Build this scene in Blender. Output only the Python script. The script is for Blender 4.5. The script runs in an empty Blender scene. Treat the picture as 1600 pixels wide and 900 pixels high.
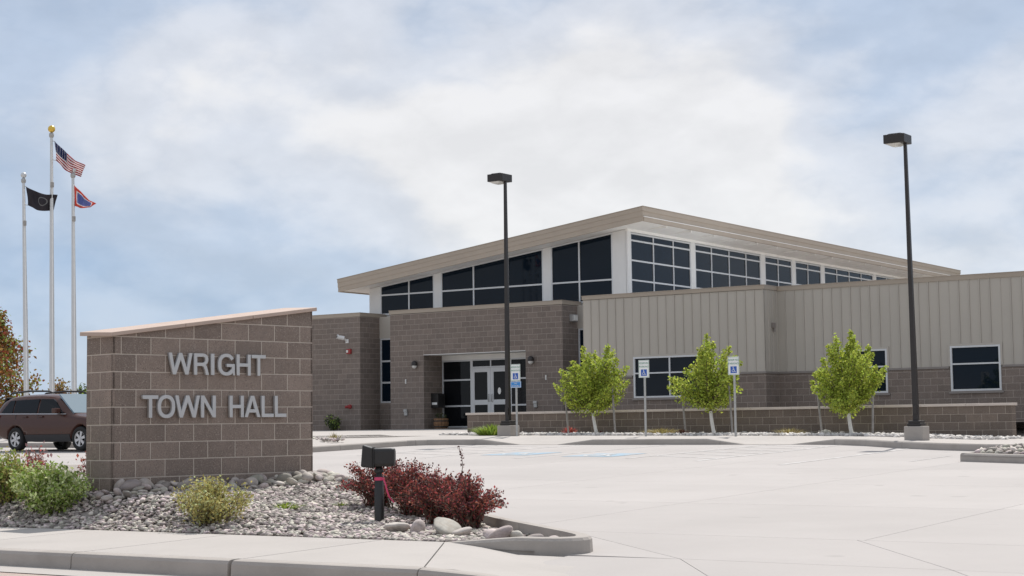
import bpy, bmesh, math, random
import numpy as np
from mathutils import Vector, Matrix
random.seed(7); rng = np.random.default_rng(11)
S = bpy.context.scene
COL = S.collection
# ------------------------------------------------------------------ camera
TB = math.radians(34.07)                       # building axes against the view axis
def cam_dir(x, y, z):                          # right / forward / up of the viewer -> world
    return Vector((x*math.cos(TB) - y*math.sin(TB), x*math.sin(TB) + y*math.cos(TB), z))
p, r = math.radians(4.712), math.radians(.7614)
R0, F0, U0 = cam_dir(1, 0, 0), cam_dir(0, math.cos(p), math.sin(p)), cam_dir(0, -math.sin(p), math.cos(p))
right = R0*math.cos(r) - U0*math.sin(r); up = R0*math.sin(r) + U0*math.cos(r)
cam = bpy.data.cameras.new('camera'); cam.sensor_width = 36; cam.lens = 36*2620.8/1600
cam.clip_start = .1; cam.clip_end = 6000
co = bpy.data.objects.new('camera', cam); COL.objects.link(co); S.camera = co
M = Matrix.Identity(4)
for i in range(3): M[i][0], M[i][1], M[i][2] = right[i], up[i], -F0[i]
co.matrix_world = M
# ------------------------------------------------------------------ light
SUN_EL = math.radians(56); SUN_AZ = math.radians(13)      # behind the building, a little to its left
to_sun = Vector((-math.sin(SUN_AZ)*math.cos(SUN_EL), math.cos(SUN_AZ)*math.cos(SUN_EL), math.sin(SUN_EL)))
sl = bpy.data.lights.new('sun', 'SUN'); sl.energy = 4.5; sl.angle = math.radians(.53); sl.color = (1, .955, .90)
so = bpy.data.objects.new('sun', sl); COL.objects.link(so); so.location = to_sun*80
so.rotation_euler = (-to_sun).to_track_quat('-Z', 'Y').to_euler()
S.view_settings.view_transform = 'Standard'; S.view_settings.look = 'None'
S.view_settings.exposure = 0; S.view_settings.gamma = 1; S.view_settings.use_curve_mapping = False
W = bpy.data.worlds.new('World'); S.world = W; W.use_nodes = True
nt = W.node_tree; nt.nodes.clear()
def N(t, nt=nt, **k):
    n = nt.nodes.new(t)
    for a, b in k.items():
        if a == 'i':
            for q, w in b.items(): n.inputs[q].default_value = w
        else: setattr(n, a, b)
    return n
def world():
    L = nt.links.new
    out = N('ShaderNodeOutputWorld'); bg = N('ShaderNodeBackground', i={'Strength': .10}); L(bg.outputs[0], out.inputs[0])
    sky = N('ShaderNodeTexSky', sky_type='NISHITA', sun_disc=False, sun_elevation=SUN_EL, sun_rotation=-SUN_AZ, altitude=1500, air_density=1.0, dust_density=.6, ozone_density=1.5)
    tc = N('ShaderNodeTexCoord'); sep = N('ShaderNodeSeparateXYZ'); L(tc.outputs['Generated'], sep.inputs[0])
    def math_(op, a, b=None, **k):
        n = N('ShaderNodeMath', operation=op, **k)
        for j, x in enumerate((a, b)):
            if x is None: continue
            if isinstance(x, (int, float)): n.inputs[j].default_value = x
            else: L(x, n.inputs[j])
        return n.outputs[0]
    # cloud masses: broad banks, billows on them, lit from above
    mp = N('ShaderNodeMapping', i={'Rotation': (0, 0, .6), 'Scale': (1, 1, 1.9), 'Location': (.37, .1, .05)}); L(tc.outputs['Generated'], mp.inputs[0])
    up_ = N('ShaderNodeVectorMath', operation='ADD'); up_.inputs[1].default_value = (-.004, .008, .030); L(mp.outputs[0], up_.inputs[0])
    def noise(vec, scale, det, rough, dist):
        n = N('ShaderNodeTexNoise', noise_dimensions='3D', i={'Scale': scale, 'Detail': det, 'Roughness': rough, 'Distortion': dist}); L(vec, n.inputs['Vector']); return n.outputs[0]
    big = noise(mp.outputs[0], 2.6, 3, .5, .4); fine = noise(mp.outputs[0], 6.2, 9, .53, .15); fine_up = noise(up_.outputs[0], 6.2, 9, .53, .15)
    def billow(vec, f): return math_('ADD', math_('MULTIPLY', f, .80), math_('MULTIPLY', math_('ABSOLUTE', math_('SUBTRACT', noise(vec, 13, 5, .5, .1), .5)), .62))
    fine, fine_up = billow(mp.outputs[0], fine), billow(up_.outputs[0], fine_up)
    dx = N('ShaderNodeVectorMath', operation='DOT_PRODUCT'); dx.inputs[1].default_value = tuple(R0); L(tc.outputs['Generated'], dx.inputs[0])
    a_ = math_('DIVIDE', math_('SUBTRACT', dx.outputs['Value'], .07), .20); b_ = math_('DIVIDE', math_('SUBTRACT', sep.outputs[2], .135), .085)
    bank = math_('POWER', 2.718, math_('MULTIPLY', math_('ADD', math_('MULTIPLY', a_, a_), math_('MULTIPLY', b_, b_)), -1))
    c_ = math_('DIVIDE', math_('ADD', dx.outputs['Value'], .20), .18); d_ = math_('DIVIDE', math_('SUBTRACT', sep.outputs[2], .045), .085)
    gap_ = math_('POWER', 2.718, math_('MULTIPLY', math_('ADD', math_('MULTIPLY', c_, c_), math_('MULTIPLY', d_, d_)), -1))
    cov = math_('ADD', math_('ADD', math_('MULTIPLY', big, .70), math_('ADD', math_('MULTIPLY', fine, .34), math_('ADD', math_('MULTIPLY', math_('MINIMUM', sep.outputs[2], .4), .16), .035))), math_('SUBTRACT', math_('MULTIPLY', bank, .19), math_('MULTIPLY', gap_, .17)))
    tone = N('ShaderNodeValToRGB'); tone.color_ramp.interpolation = 'EASE'; e = tone.color_ramp.elements
    e[0].position = .40; e[0].color = (3.9, 5.2, 7.2, 1); e[1].position = .715; e[1].color = (9.1, 8.9, 8.75, 1)
    e2 = tone.color_ramp.elements.new(.53); e2.color = (5.4, 6.25, 7.6, 1); e3 = tone.color_ramp.elements.new(.63); e3.color = (7.5, 7.75, 8.3, 1)
    L(cov, tone.inputs[0])
    rel = N('ShaderNodeMapRange', i={'From Min': -.10, 'From Max': .10, 'To Min': .94, 'To Max': 1.055}); L(math_('SUBTRACT', fine, fine_up), rel.inputs[0])
    lit = N('ShaderNodeMixRGB', blend_type='MULTIPLY', i={'Fac': 1}); L(tone.outputs[0], lit.inputs[1]); L(rel.outputs[0], lit.inputs[2])
    mix = N('ShaderNodeMixRGB', blend_type='MIX', i={'Fac': .86}); L(sky.outputs[0], mix.inputs['Color1']); L(lit.outputs[0], mix.inputs['Color2'])
    L(mix.outputs[0], bg.inputs[0])
world()
# ------------------------------------------------------------------ helpers
def prop(o, label=None, cat=None, group=None, kind=None):
    if label: o['label'] = label
    if cat: o['category'] = cat
    if group: o['group'] = group
    if kind: o['kind'] = kind
    return o
def link(name, data, parent=None, loc=None):
    o = bpy.data.objects.new(name, data); COL.objects.link(o)
    if parent is not None:
        o.parent = parent; o.matrix_parent_inverse = Matrix.Identity(4)
    if loc is not None: o.location = loc
    return o
def thing(name, label, cat, loc=(0, 0, 0), rz=0, group=None):
    o = link(name, None, None, loc); o.rotation_euler = (0, 0, rz); o.empty_display_size = .2
    return prop(o, label, cat, group)
def copy_tree(o, parent=None):
    c = o.copy(); COL.objects.link(c); c.parent = parent
    for ch in o.children: copy_tree(ch, c)
    return c
class MB:                                      # collects geometry for one mesh
    def __init__(s): s.v = []; s.f = []; s.m = []; s.sm = []
    def add(s, vs, fs, mi=0, smooth=False):
        b = len(s.v); s.v += [tuple(q) for q in vs]
        for f in fs: s.f.append(tuple(b+i for i in f)); s.m.append(mi); s.sm.append(smooth)
    def box(s, x0, x1, y0, y1, z0, z1, mi=0):
        s.add([(x0,y0,z0),(x1,y0,z0),(x1,y1,z0),(x0,y1,z0),(x0,y0,z1),(x1,y0,z1),(x1,y1,z1),(x0,y1,z1)],
              [(3,2,1,0),(4,5,6,7),(0,1,5,4),(1,2,6,5),(2,3,7,6),(3,0,4,7)], mi)
    def bbox(s, x0, x1, y0, y1, z0, z1, b=.01, mi=0):          # box with chamfered edges
        bm = bmesh.new(); bmesh.ops.create_cube(bm, size=1)
        for q in bm.verts: q.co = ((x0+x1)/2+q.co.x*(x1-x0), (y0+y1)/2+q.co.y*(y1-y0), (z0+z1)/2+q.co.z*(z1-z0))
        bmesh.ops.bevel(bm, geom=bm.edges[:], offset=b, segments=2, affect='EDGES', profile=.6)
        bm.verts.index_update(); s.add([q.co[:] for q in bm.verts], [[q.index for q in f.verts] for f in bm.faces], mi); bm.free()
    def prism(s, poly, axis, a, b, mi=0):      # polygon extruded along an axis; poly in the other two
        n = len(poly)
        def P(q, t): return {'x': (t, q[0], q[1]), 'y': (q[0], t, q[1]), 'z': (q[0], q[1], t)}[axis]
        s.add([P(q, a) for q in poly]+[P(q, b) for q in poly],
              [tuple(range(n))[::-1], tuple(range(n, 2*n))]+[(i, (i+1) % n, n+(i+1) % n, n+i) for i in range(n)], mi)
    def tube(s, pts, rad, n=10, mi=0, smooth=True, cap=True):
        pts = [Vector(q) for q in pts]; R = rad if isinstance(rad, (list, tuple)) else [rad]*len(pts)
        vs = []; fs = []; ref = Vector((.31, .95, .05))
        for i, q in enumerate(pts):
            t = (pts[min(i+1, len(pts)-1)]-pts[max(i-1, 0)]).normalized()
            rf = ref if abs(t.dot(ref)) < .95 else Vector((1, 0, 0))
            a = t.cross(rf).normalized(); b = t.cross(a)
            for k in range(n):
                w = 2*math.pi*k/n; vs.append(q + (a*math.cos(w)+b*math.sin(w))*R[i])
        for i in range(len(pts)-1):
            for k in range(n): fs.append((i*n+k, i*n+(k+1) % n, (i+1)*n+(k+1) % n, (i+1)*n+k))
        s.add(vs, fs, mi, smooth)
        if cap:
            s.add(vs[:n], [tuple(range(n))], mi); s.add(vs[-n:], [tuple(range(n))[::-1]], mi)
    def lathe(s, prof, c=(0, 0, 0), n=16, mi=0, smooth=True):   # profile (r,z) about z
        vs = []; fs = []
        for (rr, z) in prof:
            for k in range(n):
                w = 2*math.pi*k/n; vs.append((c[0]+rr*math.cos(w), c[1]+rr*math.sin(w), c[2]+z))
        for i in range(len(prof)-1):
            for k in range(n): fs.append((i*n+k, i*n+(k+1) % n, (i+1)*n+(k+1) % n, (i+1)*n+k))
        s.add(vs, fs, mi, smooth); s.add(vs[:n], [tuple(range(n))[::-1]], mi); s.add(vs[-n:], [tuple(range(n))], mi)
    def mesh(s, name, mats):
        me = bpy.data.meshes.new(name); me.from_pydata(s.v, [], s.f)
        for m in (mats if isinstance(mats, (list, tuple)) else [mats]): me.materials.append(m)
        me.polygons.foreach_set('material_index', s.m); me.polygons.foreach_set('use_smooth', s.sm); me.update()
        return me
    def build(s, name, mats, parent=None, loc=None, fix=False):
        me = s.mesh(name, mats)
        if fix:
            bm = bmesh.new(); bm.from_mesh(me); bmesh.ops.recalc_face_normals(bm, faces=bm.faces); bm.to_mesh(me); bm.free()
        return link(name, me, parent, loc)
def np_mesh(name, V, F, mat, smooth=False):    # numpy arrays, faces all of one size
    me = bpy.data.meshes.new(name); n = F.shape[1]
    me.vertices.add(len(V)); me.vertices.foreach_set('co', V.astype(np.float32).ravel())
    me.loops.add(F.size); me.loops.foreach_set('vertex_index', F.astype(np.int32).ravel())
    me.polygons.add(len(F)); me.polygons.foreach_set('loop_start', np.arange(0, F.size, n, dtype=np.int32))
    me.polygons.foreach_set('loop_total', np.full(len(F), n, dtype=np.int32))
    me.polygons.foreach_set('use_smooth', np.full(len(F), smooth)); me.materials.append(mat); me.update(calc_edges=True); me.validate()
    return me
# ------------------------------------------------------------------ materials
def mat(name, col, rough=.8, var=.12, scale=3., bump=0., bscale=40., metal=0., spec=.5, rnd=0., specks=None, stain=None, transl=0., hue=0.):
    m = bpy.data.materials.new(name); m.use_nodes = True; t = m.node_tree; t.nodes.clear(); L = t.links.new
    def n(ty, **k): return N(ty, nt=t, **k)
    out = n('ShaderNodeOutputMaterial'); b = n('ShaderNodeBsdfPrincipled', i={'Roughness': rough, 'Metallic': metal, 'Specular IOR Level': spec})
    tc = n('ShaderNodeTexCoord'); geo = n('ShaderNodeNewGeometry')
    pos = geo.outputs['Position']
    cur = n('ShaderNodeRGB'); cur.outputs[0].default_value = (*col, 1); c = cur.outputs[0]
    def scaled(c, fac, lo, hi):                # multiply colour by lo..hi along fac
        mr = n('ShaderNodeMapRange', i={'To Min': lo, 'To Max': hi}); L(fac, mr.inputs[0])
        mx = n('ShaderNodeMixRGB', blend_type='MULTIPLY', i={'Fac': 1}); L(c, mx.inputs[1]); L(mr.outputs[0], mx.inputs[2]); return mx.outputs[0]
    if var:
        no = n('ShaderNodeTexNoise', i={'Scale': scale, 'Detail': 6, 'Roughness': .6}); L(pos, no.inputs['Vector'])
        sh = n('ShaderNodeMapRange', i={'From Min': .3, 'From Max': .7}); L(no.outputs[0], sh.inputs[0])
        c = scaled(c, sh.outputs[0], 1-var, 1+var)
    if rnd:
        oi = n('ShaderNodeObjectInfo'); ad = n('ShaderNodeMath', operation='ADD'); L(oi.outputs['Random'], ad.inputs[0]); L(geo.outputs['Random Per Island'], ad.inputs[1])
        fr = n('ShaderNodeMath', operation='FRACT'); L(ad.outputs[0], fr.inputs[0]); c = scaled(c, fr.outputs[0], 1-rnd, 1+rnd)
        if hue:
            hs = n('ShaderNodeHueSaturation'); mr = n('ShaderNodeMapRange', i={'To Min': .5-hue, 'To Max': .5+hue})
            f2 = n('ShaderNodeMath', operation='MULTIPLY', i={1: 7.31}); L(ad.outputs[0], f2.inputs[0]); f3 = n('ShaderNodeMath', operation='FRACT'); L(f2.outputs[0], f3.inputs[0])
            L(f3.outputs[0], mr.inputs[0]); L(mr.outputs[0], hs.inputs['Hue']); L(c, hs.inputs['Color']); c = hs.outputs[0]
    if specks:                                 # (scale, threshold, colour)
        for sc, th, sp in specks:
            vo = n('ShaderNodeTexNoise', i={'Scale': sc, 'Detail': 2}); L(pos, vo.inputs['Vector'])
            mr = n('ShaderNodeMapRange', i={'From Min': th, 'From Max': th+.06}); L(vo.outputs[0], mr.inputs[0])
            mx = n('ShaderNodeMixRGB', i={'Color2': (*sp, 1)}); L(mr.outputs[0], mx.inputs['Fac']); L(c, mx.inputs['Color1']); c = mx.outputs[0]
    if stain:                                  # (scale, lo, hi, colour, strength, stretch)
        sc, lo, hi, sp, st, stretch = stain
        mp = n('ShaderNodeMapping', i={'Scale': stretch}); L(pos, mp.inputs[0])
        vo = n('ShaderNodeTexNoise', i={'Scale': sc, 'Detail': 8, 'Roughness': .65}); L(mp.outputs[0], vo.inputs['Vector'])
        mr = n('ShaderNodeMapRange', i={'From Min': lo, 'From Max': hi, 'To Max': st}); L(vo.outputs[0], mr.inputs[0])
        mx = n('ShaderNodeMixRGB', i={'Color2': (*sp, 1)}); L(mr.outputs[0], mx.inputs['Fac']); L(c, mx.inputs['Color1']); c = mx.outputs[0]
    L(c, b.inputs['Base Color'])
    if name.endswith('_glass') and not bump: bump, bscale = .012, 1.3
    if bump:
        bn = n('ShaderNodeTexNoise', i={'Scale': bscale, 'Detail': 4}); L(pos, bn.inputs['Vector'])
        bp = n('ShaderNodeBump', i={'Strength': bump, 'Distance': .01}); L(bn.outputs[0], bp.inputs['Height']); L(bp.outputs[0], b.inputs['Normal'])
    if transl:
        tr = n('ShaderNodeBsdfTranslucent'); L(c, tr.inputs[0]); mx = n('ShaderNodeMixShader', i={'Fac': transl}); L(b.outputs[0], mx.inputs[1]); L(tr.outputs[0], mx.inputs[2]); L(mx.outputs[0], out.inputs[0])
    else: L(b.outputs[0], out.inputs[0])
    return m
CMU_SPECK = [(70, .60, (.33, .275, .24)), (80, .59, (.135, .108, .093)), (150, .62, (.40, .35, .31))]
M_block = mat('split_block', (.225, .176, .147), .92, .10, 6, .5, 120, rnd=.20, specks=CMU_SPECK, stain=(1.1, .5, .75, (.16, .135, .125), .4, (1, 1, .6)))
M_bblock = mat('building_block', (.195, .157, .134), .92, .08, 5, .4, 90, rnd=.11, specks=[(60, .62, (.36, .32, .29))], stain=(.5, .5, .8, (.17, .15, .145), .4, (1, 1, .5)))
M_rblock = mat('wall_block', (.165, .13, .106), .92, .10, 5, .4, 90, rnd=.15, specks=[(60, .62, (.36, .32, .28))], stain=(.9, .48, .75, (.15, .125, .11), .5, (1, 1, .4)))
M_mortar = mat('mortar', (.50, .44, .38), .95, .1, 12, .3, 80)
M_bmortar = mat('building_mortar', (.37, .325, .29), .95, .08, 8)
M_wcap = mat('wall_cap', (.58, .51, .455), .8, .06, 4, .2, 60)
M_cap = mat('sign_cap', (.47, .365, .305), .8, .08, 4, .2, 60, stain=(2, .5, .8, (.34, .26, .215), .5, (1, 1, 1)))
M_letter = mat('brushed_aluminium', (.50, .50, .50), .42, .03, 10, metal=.35)
M_conc = mat('concrete', (.405, .378, .360), .9, .06, .35, .12, 30, rnd=.045, stain=(.22, .48, .75, (.335, .312, .296), .5, (1, 1, 1)), specks=[(26, .70, (.34, .317, .30)), (1.7, .70, (.345, .322, .306))])
M_walk = mat('sidewalk_concrete', (.41, .381, .355), .9, .05, .8, .15, 40, rnd=.03, stain=(.6, .5, .8, (.31, .287, .266), .4, (1, 1, 1)), specks=[(50, .69, (.32, .297, .276))])
M_kerb = mat('kerb_concrete', (.37, .338, .308), .9, .08, 1.4, .3, 40, stain=(1.6, .48, .72, (.26, .235, .21), .5, (1, 1, 2)))
M_joint = mat('joint_filler', (.30, .28, .263), .95, .2, 5)
M_road = mat('chip_road', (.40, .315, .275), .95, .1, 2, .5, 120, specks=[(70, .6, (.52, .44, .39)), (85, .62, (.22, .18, .16))])
M_ground = mat('dry_grass', (.20, .18, .09), .95, .3, .2, .3, 5)
M_bed = mat('bed_fines', (.30, .27, .245), .95, .3, 30, .5, 60)
M_pebble = mat('pebble', (.41, .365, .33), .85, .12, 20, rnd=.62, hue=.07)
M_cobble = mat('river_cobble', (.37, .335, .305), .8, .22, 14, .25, 60, rnd=.45, hue=.06, stain=(9, .46, .66, (.30, .24, .18), .5, (1, 1, 2)))
M_white_rock = mat('pale_rock', (.52, .49, .46), .9, .15, 8, rnd=.35)
M_metal = mat('wall_panel', (.445, .412, .365), .5, .03, .6, spec=.4, rnd=.02)
M_trim = mat('coping', (.38, .322, .262), .5, .04, 1.2, spec=.4)
M_fascia = mat('fascia', (.42, .355, .29), .55, .05, 1.5, spec=.4, stain=(.8, .5, .8, (.36, .29, .24), .3, (1, 1, 6)))
M_white = mat('white_paint', (.74, .74, .735), .6, .03, 2)
M_soffit = mat('soffit', (.86, .85, .83), .7, .04, 3)
M_frame = mat('window_frame', (.62, .635, .655), .4, .02, 4, metal=.15)
M_glass = mat('dark_glass', (.005, .011, .020), .02, 0, spec=.17)
M_doorglass = mat('door_glass', (.008, .009, .011), .03, 0, spec=.18)
M_black = mat('black_paint', (.018, .017, .017), .45, .1, 8)
M_bronze = mat('dark_bronze', (.030, .026, .025), .4, .1, 6, spec=.4)
M_lens = mat('lamp_lens', (.62, .62, .60), .3, 0)
M_galv = mat('galvanised', (.42, .42, .41), .5, .12, 15, metal=.4)
M_alu = mat('flagpole_aluminium', (.60, .61, .62), .38, .03, 6, metal=.35)
M_gold = mat('gold_ball', (.75, .50, .10), .25, 0, metal=.8)
M_signwhite = mat('sign_white', (.80, .81, .79), .5, .03, 10)
M_signgreen = mat('sign_green', (.02, .22, .12), .5, 0)
M_signblue = mat('sign_blue', (.02, .10, .42), .5, .05, 10)
M_plateblue = mat('plate_blue', (.05, .25, .60), .5, .05, 10)
M_line = mat('worn_white_line', (.60, .59, .575), .9, .04, 3, stain=(3, .40, .62, (.42, .393, .373), .95, (1, 1, 1)))
M_bluepaint = mat('worn_blue_paint', (.25, .38, .48), .9, .06, 3, stain=(2.6, .42, .62, (.41, .385, .365), .9, (1, 1, 1)))
M_symbol = mat('worn_symbol', (.60, .60, .59), .9, .04, 3)
M_bark = mat('bark', (.15, .11, .08), .9, .2, 20, .5, 60)
M_wrap = mat('tree_wrap', (.74, .72, .68), .8, .08, 12)
M_stake = mat('stake_steel', (.36, .34, .32), .7, .2, 12)
def leafm(n, c, t=.35, rn=.35, hue=.02): return mat(n, c, .55, 0, rnd=rn, transl=t, spec=.3, hue=hue)
M_leaf = leafm('young_leaf', (.42, .49, .085), .5, .45)
M_leaf_red = leafm('autumn_leaf', (.27, .10, .035), .3, .5, .035)
M_leaf_gold = leafm('gold_leaf', (.26, .19, .05), .35, .4, .03)
M_leaf_green = leafm('shrub_leaf', (.27, .36, .08), .32, .45)
M_leaf_pale = leafm('pale_highlight_leaf', (.55, .60, .30), .3, .35)  # whole pale leaves, their share raised to paint highlights of backlit foliage
M_leaf_olive = leafm('olive_leaf', (.44, .39, .14), .32, .45)
M_barb = leafm('barberry_leaf', (.36, .09, .075), .4, .5, .02)
M_barb2 = leafm('barberry_dark_leaf', (.10, .03, .03), .25, .5, .02)
M_pink = leafm('pink_bloom', (.34, .20, .19), .3, .4, .02)
M_dark = leafm('dark_shrub_leaf', (.06, .085, .03), .3, .5)
M_grass = leafm('grass_blade', (.22, .30, .05), .4, .4)
M_dry = leafm('dry_blade', (.30, .25, .10), .3, .4)
M_paint = mat('brown_car_paint', (.062, .025, .018), .22, .03, 3, spec=.35)
M_plastic = mat('grey_cladding', (.035, .035, .038), .6, .05, 6)
M_tyre = mat('rubber', (.014, .014, .014), .85, .1, 20)
M_rim = mat('alloy', (.55, .55, .56), .35, 0, metal=.6)
M_carglass = mat('car_glass', (.008, .009, .011), .03, 0, spec=.18)
M_screen = mat('windscreen', (.16, .22, .26), .04, 0, spec=.9)
M_red = mat('tail_red', (.45, .02, .03), .25, 0)
M_redbox = mat('alarm_red', (.30, .03, .03), .5, .1, 9)
M_wood = mat('barrel_wood', (.22, .12, .06), .8, .25, 14)
M_pinkrib = mat('pink_ribbon', (.65, .06, .16), .5, .1, 20)
M_sconce = mat('sconce_lens', (.70, .69, .66), .4, 0)
# ------------------------------------------------------------------ ground
LA, LB, LC = -1.47065, .024543, -.004
def lot(u, v): return LA + LB*v + LC*u
def sstep(t): t = max(0., min(1., t)); return t*t*(3-2*t)
def plaza(u, v):                               # ground behind the lot kerb, up to the building
    g = -.25 - .009*(u+28) - .09*sstep((u+17)/4)
    g = max(g, -.50) if u > -28 else -.25 + min(.12, (-28-u)*.012)
    t = sstep((v-43)/8.5); return g*(1-t) + (-.065)*t
def grid(name, us, vs, fz, m, parent=None, kind='structure'):
    V = [(a, b, fz(a, b)) for b in vs for a in us]; n = len(us)
    F = [(j*n+i, j*n+i+1, (j+1)*n+i+1, (j+1)*n+i) for j in range(len(vs)-1) for i in range(n-1)]
    mb = MB(); mb.add(V, F); o = mb.build(name, m, parent)
    if kind: o['kind'] = kind
    return o
def gz(u, v): return lot(max(-60, min(25, u)), max(10.4, min(38, v))) - .16
grid('ground', [-3000,-800,-200,-90,-60,-40,-25,-10,5,25,60,200,800,3000], [-1500,-300,-60,-10,4,10.4,14,20,26,32,38,60,120,400,1200,4000], gz, M_ground)
# parking lot: dark joint bed with cast slabs on it
pl = grid('parking_lot', [-75,-50,-25,-10,0,12,40], [12.75,14.7,20,26,32,36.25], lambda u, v: lot(u, v)-.012, M_joint)
def slab(poly, parent, zf, m, gap=.0035, th=.028, name='slab'):
    c = Vector((sum(q[0] for q in poly)/len(poly), sum(q[1] for q in poly)/len(poly)))
    P = []
    n = len(poly)
    for i in range(n):                         # inset by gap along both neighbouring edges
        a, b, d = Vector(poly[i-1]), Vector(poly[i]), Vector(poly[(i+1) % n])
        e1, e2 = (b-a).normalized(), (d-b).normalized(); n1, n2 = Vector((-e1.y, e1.x)), Vector((-e2.y, e2.x))
        bis = (n1+n2); bis = bis/max(.3, bis.dot(n1)) if bis.length > 1e-6 else n1
        P.append(b+bis*gap)
    mb = MB(); mb.add([(q.x, q.y, zf(q.x, q.y)) for q in P]+[(q.x, q.y, zf(q.x, q.y)-th) for q in P],
                      [tuple(range(n))]+[((i+1) % n, i, n+i, n+(i+1) % n) for i in range(n)])
    return mb.build(name, m, parent)
us_ = [-75,-58,-46,-37.8,-33.8,-29.8,-25.8,-21.85,-17.9,-13.95,-10,-6.05,-2.1,1.85,5.8,9.75,20,40]
vs_ = [14.66,18.55,22.45,26.35,30.25,33.2,36.2]
for i in range(len(us_)-1):
    for j in range(len(vs_)-1):
        slab([(us_[i],vs_[j]),(us_[i+1],vs_[j]),(us_[i+1],vs_[j+1]),(us_[i],vs_[j+1])], pl, lot, M_conc)
# driveway apron with flared joints
def apron(u, v): return lot(u, v) - .045*sstep((12.7-v)/2.3)
ap = grid('driveway_apron', [-8.4,-7,-5.4,-2,4,14,40], [10.3,11.5,12.7,14.7], lambda u, v: apron(u, v)-.012, M_joint)
for poly in ([(-11.5,12.45),(-6.86,12.62),(-9.25,14.66),(-11.5,14.66)], [(-6.86,12.62),(-4.50,12.62),(-6.12,14.66),(-9.25,14.66)],
             [(-4.5,12.62),(2,12.62),(2,14.66),(-6.12,14.66)], [(2,12.62),(9,12.62),(9,14.66),(2,14.66)], [(9,12.62),(40,12.62),(40,14.66),(9,14.66)],
             [(-7.9,10.45),(-5.1,10.45),(-6.86,12.62),(-7.9,12.5)], [(-5.1,10.45),(-2.8,10.45),(-4.5,12.62),(-6.86,12.62)], [(-2.8,10.45),(3,10.45),(3,12.62),(-4.5,12.62)], [(3,10.45),(40,10.45),(40,12.62),(3,12.62)]):
    slab(poly, ap, apron, M_conc)
# street, gutter, front kerb and sidewalk
grid('road', [-120,-30,-10,10,40,120], [-14,-6,4,10.03], lambda u, v: -1.250-.004*(u+10)*.5 + .05*sstep((10.03-v)/8), M_road)
def gutter(u): return -1.235-.004*(u+10)*.5
mbg = MB(); mbg.add([(a, b, gutter(a)+dz) for b, dz in ((10.0, -.008), (10.44, .002)) for a in (-120,-30,-10,10,40,120)], [(i, i+1, i+7, i+6) for i in range(5)])
prop(mbg.build('gutter', M_walk), kind='structure')
SV0, SV1 = 10.40, 12.45
def ramp0(v): return -7.9-1.3*(v-SV0)/2.05
def walkz(u, v):                               # sidewalk top; ramps down to the driveway
    z = -1.088 + .021*(v-SV0)
    k = (v-SV0)/2.05; return z + (apron(u, v)-.006-z)*sstep((u-ramp0(v))/(2.1-1.15*k))
sw = thing('sidewalk', None, None); sw['kind'] = 'structure'
mb = MB(); mb.add([(a, b, walkz(a, b)-.06) for b in (SV0+.16, SV1) for a in (-60,-8.2)], [(0,1,3,2)]); mb.build('bedding', M_joint, sw)
ue = [-7.96-1.96*k for k in range(0, 15)][::-1]
slab([(ue[-2],SV0+.15),(ramp0(SV0+.15),SV0+.15),(ramp0(SV1),SV1),(ue[-2],SV1)], sw, walkz, M_walk, .007, .06)
for i in range(len(ue)-2):
    slab([(ue[i],SV0+.15),(ue[i+1],SV0+.15),(ue[i+1],SV1),(ue[i],SV1)], sw, walkz, M_walk, .007, .06)
rv_ = [SV0+.145, 11.0, 11.5, 12.0, SV1+.02]; rows = [[(ramp0(v)+.007+(-5.2-ramp0(v))*k/10, v) for k in range(11)] for v in rv_]
mb = MB(); mb.add([(u, v, walkz(u, v)-.001) for r_ in rows for u, v in r_], [(j*11+i, j*11+i+1, (j+1)*11+i+1, (j+1)*11+i) for j in range(4) for i in range(10)]); o = mb.build('sidewalk_ramp', M_walk); o['kind'] = 'structure'
fk = thing('street_kerb', None, None); fk['kind'] = 'structure'
ke = ue+[-7.96+.52*k for k in range(1, 6)]
for i in range(len(ke)-1):
    a, b = ke[i]+.006, ke[i+1]-(.006 if ke[i+1] <= -7.9 else 0); V = []; n = 6
    if ke[i] > -7.9: a = ke[i]
    if abs(ke[i+1]+9.92) < .1: b -= .03       # the open joint by the road
    for uu in (a, b):
        zt = walkz(uu, SV0+.1); zb = gutter(uu)-.05; V += [(uu,SV0+.0,zb),(uu,SV0+.012,zt-.035),(uu,SV0+.03,zt-.008),(uu,SV0+.06,zt),(uu,SV0+.143,zt+.002),(uu,SV0+.143,zb)]
    mb = MB(); mb.add(V, [tuple(range(n)), tuple(range(n, 2*n))[::-1]]+[((k+1) % n, k, n+k, n+(k+1) % n) for k in range(n)]); mb.build('kerb_stone', M_kerb, fk, fix=True)
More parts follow.
